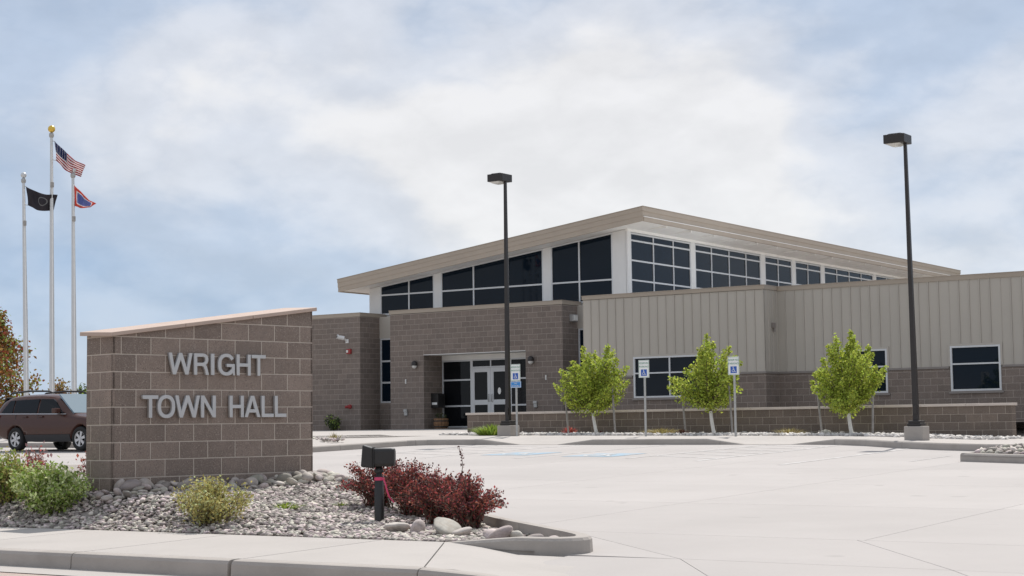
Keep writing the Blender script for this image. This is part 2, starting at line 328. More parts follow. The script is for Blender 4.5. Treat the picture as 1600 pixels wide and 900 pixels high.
# kerbs along polylines
def kerb_line(parent, pts, w=.16, inward=1, base=lot, name='kerb_stone', step=3.0, gap=.008):
    """pts: (u,v,height over the lot); body lies on the left of the walk direction when inward=1"""
    P = [Vector((q[0], q[1])) for q in pts]; H = [q[2] for q in pts]
    NR = []
    for i in range(len(P)):
        t = (P[min(i+1, len(P)-1)]-P[max(i-1, 0)]).normalized(); NR.append(Vector((-t.y, t.x))*inward)
    acc = 0; seg = []
    def flush(seg):
        V = []; n = 6
        for (q, h, nr) in seg:
            zb = base(q.x, q.y)-.08; zt = base(q.x, q.y)+h
            for (o, z) in ((0, zb), (.01, zt-.03), (.028, zt-.006), (.05, zt), (w, zt), (w, zb)): V.append((q.x+nr.x*o, q.y+nr.y*o, z))
        mb = MB(); m = len(seg)
        mb.add(V, [tuple(range(n)), tuple(range((m-1)*n, m*n))[::-1]]+[(j*n+(k+1) % n, j*n+k, (j+1)*n+k, (j+1)*n+(k+1) % n) for j in range(m-1) for k in range(n)])
        mb.build(name, M_kerb, parent, fix=True)
    seg = [(P[0], H[0], NR[0])]
    for i in range(1, len(P)):
        d = (P[i]-P[i-1]); L = d.length; s0 = 0
        while acc + (L-s0) >= step:
            s = s0 + step-acc; t = s/L; q = P[i-1]+d*t; h = H[i-1]+(H[i]-H[i-1])*t; nr = (NR[i-1].lerp(NR[i], t)).normalized()
            g = d.normalized()*gap/2; seg.append((q-g, h, nr)); flush(seg); seg = [(q+g, h, nr)]; acc = 0; s0 = s
        acc += L-s0
        if L-s0 > .02: seg.append((P[i], H[i], NR[i]))
    if len(seg) > 1: flush(seg)
LK = [(-70,34.9,.15),(-42,34.6,.15),(-37,34.2,.15),(-34.5,32.2,.15),(-31,30.9,.15),(-28.6,30.9,.15),(-27.75,31.1,.15),(-27.5,31.8,.15),(-27.5,35.6,.15),(-27.2,36.05,.15),(-26.7,36.2,.15),
      (-25.5,36.2,.15),(-24.3,36.2,.012),(-23.2,36.2,.012),(-22.1,36.2,.14),(-18.9,36.2,.15),(-17.9,36.2,.012),(-16.7,36.2,.012),(-15.5,36.05,.14),(-14.5,35.4,.15),(-13.3,34.25,.15),(-12.1,33.4,.15),(-10.9,32.75,.15),(-9.2,32.4,.15),(12,32.2,.15)]
lk = thing('lot_kerb', None, None); lk['kind'] = 'structure'; kerb_line(lk, LK)
# walkway behind the lot kerb
def walkway():
    mb = MB(); rows = []
    for (u, v, h) in LK:
        zt = lot(u, v)+h; V = []
        nx, ny = (0, 1)
        if -27.9 < u < -27.4 and v < 35.9: nx, ny = (-.7, .7)
        for k, s in enumerate((.158, .7, 1.6, 3.2, 6.5, 11, 17.5)):
            uu, vv = u+nx*s, v+ny*s; t = sstep((s-.15)/1.7); z = (zt-.004)*(1-t) + plaza(uu, vv)*t; V.append((uu, vv, z))
        rows.append(V)
    n = 7; V = [q for r_ in rows for q in r_]; F = [(i*n+j, i*n+j+1, (i+1)*n+j+1, (i+1)*n+j) for i in range(len(rows)-1) for j in range(n-1)]
    mb.add(V, F); o = mb.build('walkway', M_walk); o['kind'] = 'structure'; return o
walkway()
# paint on the lot
def paint(name, poly, m, lift=.004):
    mb = MB(); mb.add([(q[0], q[1], lot(*q)+lift) for q in poly], [tuple(range(len(poly)))]); o = mb.build(name, m); o['kind'] = 'structure'; return o
def stripe(a, b, w=.1, name='painted_line'):
    a, b = Vector(a), Vector(b); t = (b-a).normalized(); nrm = Vector((-t.y, t.x))*w/2; paint(name, [a-nrm, b-nrm, b+nrm, a+nrm], M_line)
for u0, v0, v1 in ((-12.85,27.4,35.0),(-15.15,28.6,36.0),(-17.15,29.4,36.1),(-19.75,29.2,36.1),(-22.25,29.2,36.1),(-24.8,30.2,36.1)): stripe((u0, v0), (u0-.14*(v1-v0)/7, v1))
for k in range(6):
    stripe((-15.25, 29.6+k*1.05), (-17.15, 30.6+k*1.05), .1); 
    if k < 5: stripe((-22.45, 30.6+k*1.05), (-24.8, 31.6+k*1.05), .1)
stripe((-10.95,28.7), (-11.0,31.0), .035, 'thin_line')  # narrow strip in the stall line material
def symbol(sz):                                # wheelchair mark as polygons, centred, y up
    P = []
    def ring(cx, cy, r0, r1, a0, a1, n=14):
        for k in range(n):
            a, b = a0+(a1-a0)*k/n, a0+(a1-a0)*(k+1)/n
            P.append([(cx+r0*math.cos(a),cy+r0*math.sin(a)),(cx+r1*math.cos(a),cy+r1*math.sin(a)),(cx+r1*math.cos(b),cy+r1*math.sin(b)),(cx+r0*math.cos(b),cy+r0*math.sin(b))])
    P.append([(-.06+.075*math.cos(2*math.pi*k/12), .40+.075*math.sin(2*math.pi*k/12)) for k in range(12)])
    ring(-.06, -.14, .17, .235, math.radians(125), math.radians(350))
    P += [[(-.10,.30),(-.02,.30),(.0,-.02),(-.08,-.02)], [(-.03,.16),(.16,.16),(.16,.10),(-.03,.10)], [(-.04,.0),(.17,.0),(.17,-.07),(-.04,-.07)], [(.11,-.03),(.18,-.03),(.30,-.36),(.23,-.36)], [(.23,-.36),(.36,-.30),(.36,-.36),(.24,-.41)]]
    return [[(q[0]*sz, q[1]*sz) for q in poly] for poly in P]
for (cu, cv) in ((-21.0, 31.35), (-18.55, 30.85)):
    paint('painted_square', [(cu-.62,cv-.75),(cu+.62,cv-.75),(cu+.62,cv+.75),(cu-.62,cv+.75)], M_bluepaint)
    mb = MB()
    for poly in symbol(1.25): mb.add([(cu+x, cv+y, lot(cu+x, cv+y)+.008) for x, y in poly], [tuple(range(len(poly)))])
    o = mb.build('painted_symbol', M_symbol); o['kind'] = 'structure'
# ------------------------------------------------------------------ planting bed by the street
BED = [(-34,12.47),(-8.75,12.47),(-8.45,12.475),(-8.2,12.50),(-8.03,12.55),(-7.92,12.62),(-7.86,12.71),(-7.85,12.80),(-7.89,12.91),(-7.99,13.03),(-8.25,13.24),(-9.75,14.33),(-11.5,15.75),(-13.3,17.3),(-14.6,18.3),(-16.2,18.9),(-18.5,19.2),(-34,19.2)]
def inside(poly, x, y):
    c = False; n = len(poly)
    for i in range(n):
        (x1, y1), (x2, y2) = poly[i], poly[i-1]
        if (y1 > y) != (y2 > y) and x < (x2-x1)*(y-y1)/(y2-y1)+x1: c = not c
    return c
def edge_d(poly, x, y):
    d = 1e9; n = len(poly)
    for i in range(n):
        (x1, y1), (x2, y2) = poly[i-1], poly[i]; L2 = (x2-x1)**2+(y2-y1)**2
        t = max(0, min(1, ((x-x1)*(x2-x1)+(y-y1)*(y2-y1))/L2)); d = min(d, math.hypot(x-x1-t*(x2-x1), y-y1-t*(y2-y1)))
    return d
def bedz(u, v):
    e = edge_d(BED, u, v) if inside(BED, u, v) else 0
    back = sstep((v-14)/4); base = (-1.045*(1-back) + (lot(u, v)+.10)*back)
    rise = (.345 if u < -14.6 else .345*math.exp(-((u+14.6)/2.5)**2)) * sstep(e/.95)
    return base + rise - .035*sstep((u+9.6)/1.2) + .012*math.sin(u*5.1)*math.sin(v*4.3)
gu = [-34,-30,-26,-23]+[-21+.25*k for k in range(54)]; gv = [12.47+.19*k for k in range(36)]
def bed_sheet():
    mb = MB(); n = len(gu); V = []; ok = {}
    for j, b in enumerate(gv):
        for i, a in enumerate(gu): V.append((a, b, bedz(a, b)-.02)); ok[(i, j)] = inside(BED, a, b) or edge_d(BED, a, b) < .03
    F = [(j*n+i, j*n+i+1, (j+1)*n+i+1, (j+1)*n+i) for j in range(len(gv)-1) for i in range(n-1) if all(ok[q] for q in ((i,j),(i+1,j),(i+1,j+1),(i,j+1)))]
    mb.add(V, F); o = mb.build('planting_bed', M_bed); o['kind'] = 'structure'
bed_sheet()
bk = thing('bed_kerb', None, None); bk['kind'] = 'structure'
def bkbase(u, v): return apron(u, v) if v < 14.66 else lot(u, v)
kerb_line(bk, [(-9.3,12.47,.07),(-8.75,12.47,.12)]+[(u, v, .145) for u, v in BED[2:-1]]+[(-34,19.2,.135)], .15, 1, bkbase, step=3.4)
# pebbles
def ico(sub):
    bm = bmesh.new(); bmesh.ops.create_icosphere(bm, subdivisions=sub, radius=1)
    V = np.array([q.co[:] for q in bm.verts]); F = np.array([[q.index for q in f.verts] for f in bm.faces]); bm.free(); return V, F
def stones(name, pts, sizes, m, sub=1, flat=.55, smooth=True):
    V0, F0_ = ico(sub); n = len(pts); nv = len(V0)
    ax = rng.uniform(.75, 1.3, (n, 3)); ax[:, 2] = flat*rng.uniform(.75, 1.25, n); a = rng.uniform(0, 6.283, n); tl = rng.normal(0, .22, (n, 2))
    lump = 1+.16*np.sin(V0[None]*rng.uniform(1.2, 2.6, (n, 1, 3))*1.7+rng.uniform(0, 6, (n, 1, 3))).sum(2, keepdims=True)/1.7
    P = V0[None]*lump*ax[:, None, :]*np.asarray(sizes)[:, None, None]
    c, s = np.cos(a)[:, None], np.sin(a)[:, None]; x = P[..., 0]*c-P[..., 1]*s; y = P[..., 0]*s+P[..., 1]*c; z = P[..., 2]+x*tl[:, :1]+y*tl[:, 1:]
    P = np.stack([x, y, z], -1)+np.asarray(pts)[:, None, :]
    F = (F0_[None]+np.arange(n)[:, None, None]*nv).reshape(-1, 3)
    return np_mesh(name, P.reshape(-1, 3), F, m, smooth)
def scatter_bed(n, u0, u1, v0, v1, smin, smax):
    P = []; Z = []
    while len(P) < n:
        u, v = rng.uniform(u0, u1), rng.uniform(v0, v1)
        if not inside(BED, u, v) or edge_d(BED, u, v) < .02: continue
        if u < -14.6 and v > 14.2: continue
        if u > -9.3 and edge_d(BED, u, v) < .17: continue
        s = smin+(smax-smin)*rng.random()**2; P.append((u, v, bedz(u, v)+s*.15)); Z.append(s)
    return P, Z
P1, Z1 = scatter_bed(17000, -18.2, -7.9, 12.47, 16.6, .016, .042)
o = link('gravel', stones('gravel', P1, Z1, M_pebble)); prop(o, 'grey and tan river pebbles covering the planting bed around the town hall sign', 'gravel', kind='stuff')
# ------------------------------------------------------------------ the town hall sign
SU = Vector((.163, .9866, 0)); SN = Vector((.9866, -.163, 0)); SC = Vector((-14.579, 13.363, 0))
sign = thing('town_hall_sign', 'long brown block sign wall lettered WRIGHT TOWN HALL with sloping pinkish cap', 'sign', (SC.x, SC.y, 0))
sign.rotation_euler = (0, 0, math.atan2(SU.y, SU.x))      # local x along the face, local -y outwards
SL, ST, SB = 2.96, .54, -.95                              # length, thickness, foot
def stop(s, b): return 1.097 + .1355*s + .05*b            # underside of the cap
def sign_core():
    mb = MB(); d = .003
    V = [(s, b, z) for (s, b) in ((d, d), (SL-d, d), (SL-d, ST-d), (d, ST-d)) for z in (SB, stop(s, b))]
    mb.add(V, [(0,2,3,1),(2,4,5,3),(4,6,7,5),(6,0,1,7),(1,3,5,7)]); mb.build('core', M_mortar, sign, fix=True)
sign_core()
MJ = .0115
def face_block(pts, out, depth=.05, bev=.006):            # convex polygon of a block face (3D), outward normal: bevelled block
    c = sum(pts, Vector())/len(pts); n = len(pts); mb = MB()
    fr = [q+(c-q).normalized()*bev*.6 for q in pts]; mid = [q-out*bev*.5 for q in pts]; bk_ = [q-out*depth for q in pts]
    mb.add(fr+mid+bk_, [tuple(range(n))]+[(i, n+i, n+(i+1) % n, (i+1) % n) for i in range(n)]+[(n+i, 2*n+i, 2*n+(i+1) % n, n+(i+1) % n) for i in range(n)])
    return mb
def clip_top(rect, top):                                  # rect (a0,a1,z0,z1) under a sloped line -> polygon (a,z)
    a0, a1, z0, z1 = rect; t0, t1 = top(a0), top(a1)
    if max(t0, t1) <= z0+.02: return None
    poly = [(a0, z0), (a1, z0)]
    if t0 >= z1 and t1 >= z1: return poly+[(a1, z1), (a0, z1)]
    k = (t1-t0)/(a1-a0); R_ = min(t1, z1); Lz = min(t0, z1)
    pts = [(a1, R_)] if R_ > z0+.001 else []
    if t1 > z1 and t0 < z1: pts.append((a0+(z1-t0)/k, z1))
    if Lz > z0+.001: pts.append((a0, Lz))
    else:
        poly = [(a0+(z0-t0)/k, z0), (a1, z0)]
    return poly+pts
def sign_blocks():
    zt = 1.092; rows = []
    k = -2
    while zt - .2032*k > SB: rows.append((zt-.2032*(k+1), zt-.2032*k, k)); k += 1
    for (z0, z1, k) in rows:
        A = (k % 2 == 0)
        xs = [0, .115]+[.115+.4064*i for i in range(1, 8)] if A else [0, .115+.2032]+[.115+.2032+.4064*i for i in range(1, 7)]+[SL]
        xs = sorted(set([min(SL, round(x, 4)) for x in xs]))
        if xs[-1] < SL: xs.append(SL)
        faces = [(xs[i], xs[i+1], 'f') for i in range(len(xs)-1)]
        xe = [0, .26, ST] if A else [0, .45, ST]
        faces += [(xe[i], xe[i+1], 'e') for i in range(len(xe)-1)]+[(xe[i], xe[i+1], 'r') for i in range(len(xe)-1)]
        for a0, a1, w in faces:
            if a1-a0 < .03: continue
            h = MJ/2
            lo = a0+(h if a0 > 0 else 0); hi = a1-(h if a1 < (SL if w == 'f' else ST) else 0)
            top = (lambda a: stop(a, 0)-.002) if w == 'f' else ((lambda a: stop(0, a)-.002) if w == 'e' else (lambda a: stop(SL, a)-.002))
            poly = clip_top((lo, hi, z0+h, z1-h), top)
            if not poly or len(poly) < 3: continue
            if w == 'f': pts = [Vector((a, 0, z)) for a, z in poly]; out = Vector((0, -1, 0))
            elif w == 'e': pts = [Vector((0, a, z)) for a, z in poly][::-1]; out = Vector((-1, 0, 0))
            else: pts = [Vector((SL, a, z)) for a, z in poly]; out = Vector((1, 0, 0))
            face_block(pts, out, .03).build('block', M_block, sign, fix=True)
    # plain back face
    mb = MB(); mb.add([(0,ST-.002,SB),(SL,ST-.002,SB),(SL,ST-.002,stop(SL,ST)),(0,ST-.002,stop(0,ST))], [(3,2,1,0)]); mb.build('back_face', M_block, sign)
sign_blocks()
def sign_cap():
    xs = [-.06, .98, 1.98, SL+.04]
    for i in range(3):
        a, b = xs[i]+(.003 if i else 0), xs[i+1]-(.003 if i < 2 else 0); mb = MB(); V = []
        for s in (a, b):
            for (bb, dz) in ((-.045, .0), (ST+.06, .0), (ST+.06, .046), (-.045, .046)): V.append((s, bb, stop(s, bb)+dz))
        mb.add(V, [(0,1,2,3),(7,6,5,4),(0,4,5,1),(1,5,6,2),(2,6,7,3),(3,7,4,0)])
        o = mb.build('cap_stone', M_cap, sign, fix=True)
        bv = o.modifiers.new('b', 'BEVEL'); bv.width = .006; bv.segments = 2
sign_cap()
def arc(cx, cy, rx, ry, a0, a1, n=14, e=1.0):
    out = []
    for k in range(n+1):
        a = math.radians(a0+(a1-a0)*k/n); c_, s_ = math.cos(a), math.sin(a)
        out.append((cx+rx*math.copysign(abs(c_)**e, c_), cy+ry*math.copysign(abs(s_)**e, s_)))
    return out
def glyph(ch, w, st):
    s = st
    if ch == 'I': return [[(0,0),(w,0),(w,1),(0,1)]]
    if ch == 'T': return [[(w/2-s/2,0),(w/2+s/2,0),(w/2+s/2,1-s*.95),(w,1-s*.95),(w,1),(0,1),(0,1-s*.95),(w/2-s/2,1-s*.95)]]
    if ch == 'L': return [[(0,0),(w,0),(w,s*.95),(s,s*.95),(s,1),(0,1)]]
    if ch == 'H': return [[(0,0),(s,0),(s,.43),(w-s,.43),(w-s,0),(w,0),(w,1),(w-s,1),(w-s,.57),(s,.57),(s,1),(0,1)]]
    if ch == 'N': return [[(0,0),(s,0),(s,.74),(w-s*1.05,0),(w,0),(w,1),(w-s,1),(w-s,.26),(s*1.05,1),(0,1)]]
    if ch == 'A':
        m = w/2; t = s*.58
        def xl(y): return (m-t)*y
        return [[(0,0),(s*1.08,0),(xl(.22)+s*1.08,.22),(w-xl(.22)-s*1.08,.22),(w-s*1.08,0),(w,0),(m+t,1),(m-t,1)], [(xl(.36)+s*1.08,.36),(m,.80),(w-xl(.36)-s*1.08,.36)]]
    if ch == 'W':
        q = w*.235; m = w/2; t = s*.5
        return [[(0,1),(q-t*1.05,0),(q+t*1.05,0),(m,.72),(w-q-t*1.05,0),(w-q+t*1.05,0),(w,1),(w-s*1.02,1),(w-q,.27),(m+t*.95,1),(m-t*.95,1),(q,.27),(s*1.02,1)]]
    if ch == 'O':
        return [arc(w/2,.5,w/2,.52,0,360,32,.88)[:-1], arc(w/2,.5,w/2-s,.52-s*.92,0,360,32,.88)[:-1]]
    if ch == 'G':
        o_ = arc(w/2,.5,w/2,.52,32,300,26,.88); i_ = arc(w/2,.5,w/2-s,.52-s*.92,300,32,26,.88)
        tail = [(w-s*.62,.13),(w-s*.5,0),(w,0),(w,.53),(w*.53,.53),(w*.53,.40),(w-s,.40),(w-s*1.0,.30)]
        return [o_[:-1]+[(w*.80,.045)]+tail+i_[1:]]
    if ch == 'R':
        o_ = [(0,0),(0,1),(w*.55,1)]+arc(w*.58,.725,w*.38,.275,90,-62,12,.9)+[(w*.86,.38),(w*.93,.2),(w,0),(w-s*1.12,0),(w-s*1.3,.22),(w*.62,.40),(w*.5,.42),(s,.42),(s,0)]
        return [o_, [(s,1-s*.92),(s,.42+s*.88),(w*.55,.42+s*.88)]+arc(w*.56,.715,w*.40-s,.715-.42-s*.88,-90,90,10,.9)+[(w*.55,1-s*.92)]]
def letter(ch, s0, s1, z0, h):
    w = (s1-s0)/h; cu = bpy.data.curves.new('letter', 'CURVE'); cu.dimensions = '2D'; cu.fill_mode = 'BOTH'; cu.extrude = .016; cu.bevel_depth = .0025; cu.bevel_resolution = 1
    for poly in glyph(ch, w, .158):
        sp = cu.splines.new('POLY'); sp.points.add(len(poly)-1); sp.use_cyclic_u = True
        for q, (x, y) in zip(sp.points, poly): q.co = (x*h, y*h, 0, 1)
    tmp = bpy.data.objects.new('t', cu); COL.objects.link(tmp); dg = bpy.context.evaluated_depsgraph_get(); dg.update()
    me = bpy.data.meshes.new_from_object(tmp.evaluated_get(dg)); me.materials.clear(); me.materials.append(M_letter); bpy.data.objects.remove(tmp)
    o = link('letter', me, sign, (s0, -.036, z0)); o.rotation_euler = (math.radians(90), 0, 0)
    pn = MB(); pn.tube([(w*h*.5, .0, .0), (w*h*.5, .04, .0)], .006, 6)   # stand-off pin
    return o
for ch, a, b in (('W',.736,1.068),('R',1.097,1.308),('I',1.344,1.388),('G',1.448,1.692),('H',1.726,1.934),('T',1.956,2.166)): letter(ch, a, b, .664, .252)
for ch, a, b in (('T',.377,.586),('O',.584,.824),('W',.830,1.178),('N',1.199,1.410),('H',1.620,1.829),('A',1.846,2.082),('L',2.107,2.290),('L',2.313,2.491)): letter(ch, a, b, .155, .258)
# ------------------------------------------------------------------ the town hall
hall = thing('town_hall', 'low tan and brown block civic building with a raised sloping glazed hall', 'building', (-30, 50, -.1))
HO = Vector((-30, 50, -.1))
def hb(mb, name, m, parent=None, fix=False):              # build in world coordinates under the hall
    mb.v = [(q[0]-HO.x, q[1]-HO.y, q[2]-HO.z) for q in mb.v]
    o = mb.build(name, m, parent or hall, fix=fix)
    return o
def sub(o, mb, name, m, fix=False):
    mb.v = [(q[0]-HO.x, q[1]-HO.y, q[2]-HO.z) for q in mb.v]; return mb.build(name, m, o, fix=fix)
BL = []                                                   # building blocks: (parent, axis, plane, a0,a1,z0,z1)
def courses(parent, axis, plane, a0, a1, z0, z1, holes=(), phase=0, ref=4.40):
    """running bond of 16 x 8 inch blocks on the plane; holes = (a0,a1,z0,z1)"""
    k = math.floor((z0-ref)/.2032)
    while ref+.2032*k < z1-.01:
        b0, b1 = max(z0, ref+.2032*k), min(z1, ref+.2032*(k+1)); st = a0-.4064+(.2032 if (k+phase) % 2 else 0)
        while st < a1:
            c0, c1 = max(a0, st), min(a1, st+.4064); st += .4064
            if c1-c0 < .02 or b1-b0 < .02: continue
            rects = [(c0, c1, b0, b1)]
            for (h0, h1, g0, g1) in holes:
                nr = []
                for (x0, x1, y0, y1) in rects:
                    if x1 <= h0 or x0 >= h1 or y1 <= g0 or y0 >= g1: nr.append((x0, x1, y0, y1)); continue
                    if x0 < h0: nr.append((x0, h0, y0, y1))
                    if x1 > h1: nr.append((h1, x1, y0, y1))
                    m0, m1 = max(x0, h0), min(x1, h1)
                    if y0 < g0: nr.append((m0, m1, y0, g0))
                    if y1 > g1: nr.append((m0, m1, g1, y1))
                rects = nr
            for q in rects:
                if q[1]-q[0] > .03 and q[3]-q[2] > .03: BL.append((parent, axis, plane)+q)
        k += 1
GZ = -.45
# --- wall cores (mortar faces, 6 mm behind the block faces)
def core(name, x0, x1, y0, y1, z0, z1, m=M_bmortar):
    mb = MB(); mb.box(x0, x1, y0, y1, z0, z1); return hb(mb, name, m)
d6 = .003
wl = core('wall', -48.2, -42.2-d6, 51.6+d6, 58, GZ, 4.42)                        # left block
courses(wl, 'y', 51.6, -48.2, -42.2, -.12, 4.42); courses(wl, 'x', -42.2, 51.6, 52.85, -.12, 4.42, phase=1)
we = MB()                                                                       # entry block with its recess
for (x0, x1, z0, z1) in ((-40.84+d6, -39.21-d6, GZ, 4.42), (-34.47+d6, -32.83-d6, GZ, 4.42), (-39.21-d6, -34.47+d6, 2.80+d6, 4.42)): we.box(x0, x1, 51.8+d6, 53.0, z0, z1)
we = hb(we, 'wall', M_bmortar)
courses(we, 'y', 51.8, -40.84, -32.83, -.12, 4.42, [(-39.21, -34.47, -1, 2.80)]); courses(we, 'x', -32.83, 51.8, 52.95, -.12, 4.42, phase=1)
courses(we, 'x', -39.21, 51.8, 53.0, -.12, 2.80, phase=1)
mb = MB(); mb.box(-39.21, -34.47, 51.803, 53.05, 2.785, 2.80+d6); sub(we, mb, 'recess_ceiling', M_soffit)
main = core('main_wall', -44, -22.0, 53.1, 86, GZ, 4.45)                        # body behind
for (x0, x1) in ((-42.2, -40.84), (-32.83, -29.0)):                            # brick under the slot windows, panel above
    c_ = core('wall', x0+.002, x1-.002, 52.86, 53.12, GZ, 1.0); courses(c_, 'y', 52.853, x0, x1, -.12, .98)
    mb = MB(); mb.box(x0+.002, x1-.002, 52.84, 53.11, 3.58, 4.45)
    q = hb(mb, 'spandrel_panel', M_metal); 
W1L, W1R, V1, V2 = -28.97, -22.43, 47.0, 47.92
WZ, WB = 4.10, 1.575                                                            # panel top and bottom
WIN = [('w1', -27.09, -24.45), ('w2', -20.40, -18.87), ('w2', -16.93, -15.44), ('w2', -12.4, -10.9)]
ZS, ZH = .85, 2.17
def cutx(a0, a1, holes):
    out = [(a0, a1)]
    for h in holes:
        out = [s for (x0, x1) in out for s in (((x0, min(x1, h[0])), (max(x0, h[1]), x1)) if x1 > h[0] and x0 < h[1] else ((x0, x1),)) if s[1]-s[0] > .01]
    return out
def wing_core(x0, x1, v_, back, wins):
    mb = MB(); hs = [(a, b) for a, b in wins]
    for a, b in cutx(x0, x1, hs): mb.box(a, b, v_+d6, v_+.2, ZS, 1.5)
    mb.box(x0, x1, v_+d6, v_+.2, GZ, ZS); mb.box(x0, x1, v_+.2, back, GZ, 1.5); o = hb(mb, 'wall', M_bmortar)
    mb = MB()
    for a, b in cutx(x0, x1, hs): mb.box(a, b, v_+.03, v_+.2, 1.501, ZH)
    mb.box(x0, x1, v_+.03, v_+.2, ZH, 4.12); mb.box(x0, x1, v_+.2, back, 1.501, 4.12); hb(mb, 'panel_backing', M_metal); return o
w1 = wing_core(W1L+d6, W1R-d6, V1, 53.2, [(a, b) for w, a, b in WIN if w == 'w1']); w2 = wing_core(W1R-.02, 4, V2, 60, [(a, b) for w, a, b in WIN if w == 'w2'])
courses(w1, 'y', V1, W1L, W1R, -.4, 1.52, [(a, b, ZS, ZH) for w, a, b in WIN if w == 'w1'], ref=1.45)
courses(w1, 'x', W1R, V1, V2, -.4, 1.52, phase=1, ref=1.45)
courses(w2, 'y', V2, W1R, -8, -.4, 1.52, [(a, b, ZS, ZH) for w, a, b in WIN if w == 'w2'], ref=1.45)
# half course band
# --- realise blocks: the 300 that show largest as objects, the rest joined
def block_poly(b):
    par, ax, pl_, a0, a1, z0, z1 = b; h = .0065; a0 += h; a1 -= h; z0 += h; z1 -= h
    if ax == 'y': return [Vector((a0,pl_,z0)),Vector((a1,pl_,z0)),Vector((a1,pl_,z1)),Vector((a0,pl_,z1))], Vector((0,-1,0))
    return [Vector((pl_,a0,z0)),Vector((pl_,a1,z0)),Vector((pl_,a1,z1)),Vector((pl_,a0,z1))], Vector((1,0,0))
def seen(b):
    par, ax, pl_, a0, a1, z0, z1 = b
    u, v = ((a0+a1)/2, pl_) if ax == 'y' else (pl_, (a0+a1)/2)
    dd = -u*math.sin(TB)+v*math.cos(TB); lat = u*math.cos(TB)+v*math.sin(TB)
    vis = lat/dd < .312 and z1 > .40 or (v > 51 and u < -33.5)
    return ((a1-a0)*(z1-z0)*(1 if ax == 'y' else .6)/dd**2) if vis else 0
order = sorted(range(len(BL)), key=lambda i: -seen(BL[i])); solo = set(order[:300]); rest = {}
shared = {}
for i, b in enumerate(BL):
    pts, out = block_poly(b)
    if i in solo:
        key = (b[1], round(b[4]-b[3], 3), round(b[6]-b[5], 3)); c = sum(pts, Vector())/4
        if key not in shared:
            m_ = face_block([q-c for q in pts], out, .03, .004); shared[key] = m_.mesh('block', M_bblock)
        link('block', shared[key], b[0], c-HO)
    else:
        m_ = face_block(pts, out, .03, .004); rest.setdefault(b[0].name, (b[0], MB()))[1].add(m_.v, m_.f)
for par, m_ in rest.values():
    o = sub(par, m_, 'block_courses', M_bblock); o['kind'] = 'stuff'
# --- metal wall panels with standing ribs
def panels(a0, a1, plane, axis, holes=(), wdt=.305):
    n = max(1, round((a1-a0)/wdt)); w = (a1-a0)/n
    for k in range(n):
        x0, x1 = a0+k*w, a0+(k+1)*w; spans = [(WB, WZ)]
        segs = [(x0, x1, WB, WZ)]
        for (h0, h1, g0, g1) in holes:
            ns_ = []
            for (p0, p1, q0, q1) in segs:
                if p1 <= h0 or p0 >= h1 or q0 >= g1: ns_.append((p0, p1, q0, q1)); continue
                if p0 < h0-.01: ns_.append((p0, h0, q0, q1))
                if p1 > h1+.01: ns_.append((h1, p1, q0, q1))
                ns_.append((max(p0, h0), min(p1, h1), g1, q1))
            segs = ns_
        mb = MB()
        for (p0, p1, q0, q1) in segs:
            prof = [(p0, .012), (p0+.004, .012)] if abs(p0-x0) < 1e-6 else [(p0, 0)]
            if p1-p0 > .12: prof += [(p0+.012, 0)] if abs(p0-x0) < 1e-6 else []
            if abs(p1-x1) < 1e-6 and p1-p0 > .08: prof += [(p1-.036, 0), (p1-.029, .026), (p1-.006, .026), (p1-.004, 0), (p1, 0)]
            else: prof += [(p1, 0)]
            V = []
            for (a, o_) in prof:
                for z in (q0, q1): V.append((a, plane-o_, z) if axis == 'y' else (plane+o_, a, z))
            mb.add(V, [(2*i, 2*i+2, 2*i+3, 2*i+1) for i in range(len(prof)-1)])
        hb(mb, 'wall_panel', M_metal)
h1 = [(a-.05, b+.05, ZS, ZH+.05) for w, a, b in WIN if w == 'w1']; h2 = [(a-.05, b+.05, ZS, ZH+.05) for w, a, b in WIN if w == 'w2']
panels(W1L, W1R, V1, 'y', h1); panels(V1, V2, W1R, 'x'); panels(W1R, -8, V2, 'y', h2)
# base flashing between panel and block, copings
def strip(name, m, *boxes, par=None):
    mb = MB()
    for b in boxes: mb.box(*b)
    return hb(mb, name, m, par)
M_flash = mat('flashing', (.24, .215, .20), .6, .05, 3)
for a, b in cutx(W1L-.003, W1R+.028, h1): strip('base_flashing', M_flash, (a, b, V1-.028, V1+.01, 1.518, 1.578))
strip('base_flashing', M_flash, (W1R-.01, W1R+.0275, V1+.01, V2-.028, 1.518, 1.578))
for a, b in cutx(W1R+.001, -8, h2): strip('base_flashing', M_flash, (a, b, V2-.028, V2+.01, 1.5185, 1.5785))
M_roof_bounce = mat('roof_bounce_sheet', (.70, .69, .67), .8, .05, .5)  # unseen white roof sheets, added to bounce sun onto soffit and glass
def coping(x0, x1, y0, y1, z, h=.15, o=.03, left=True, back=True, right=True):
    w = .34; b = [(x0-o, x1+o, y0-o, y0+w)]
    if left: b.append((x0-o, x0+w, y0+w, y1))
    if right: b.append((x1-w, x1+o, y0+w, y1))
    for (a0, a1, c0, c1) in b:
        strip('coping', M_trim, (a0, a1, c0, c1, z-h+.02, z-.012)); 
    strip('coping_lip', M_trim, *[(a0-.012, a1+.012, c0-(.012 if k == 0 else -.012), c1, z-.0115, z+.006-.001*k) for k, (a0, a1, c0, c1) in enumerate(b)])
    strip('roof_bounce_sheet', M_roof_bounce, (x0+w+.001, x1-w-.001, y0+w+.001, y1, z-.32, z-.16))
coping(W1L, W1R, V1, 53.2, 4.245)
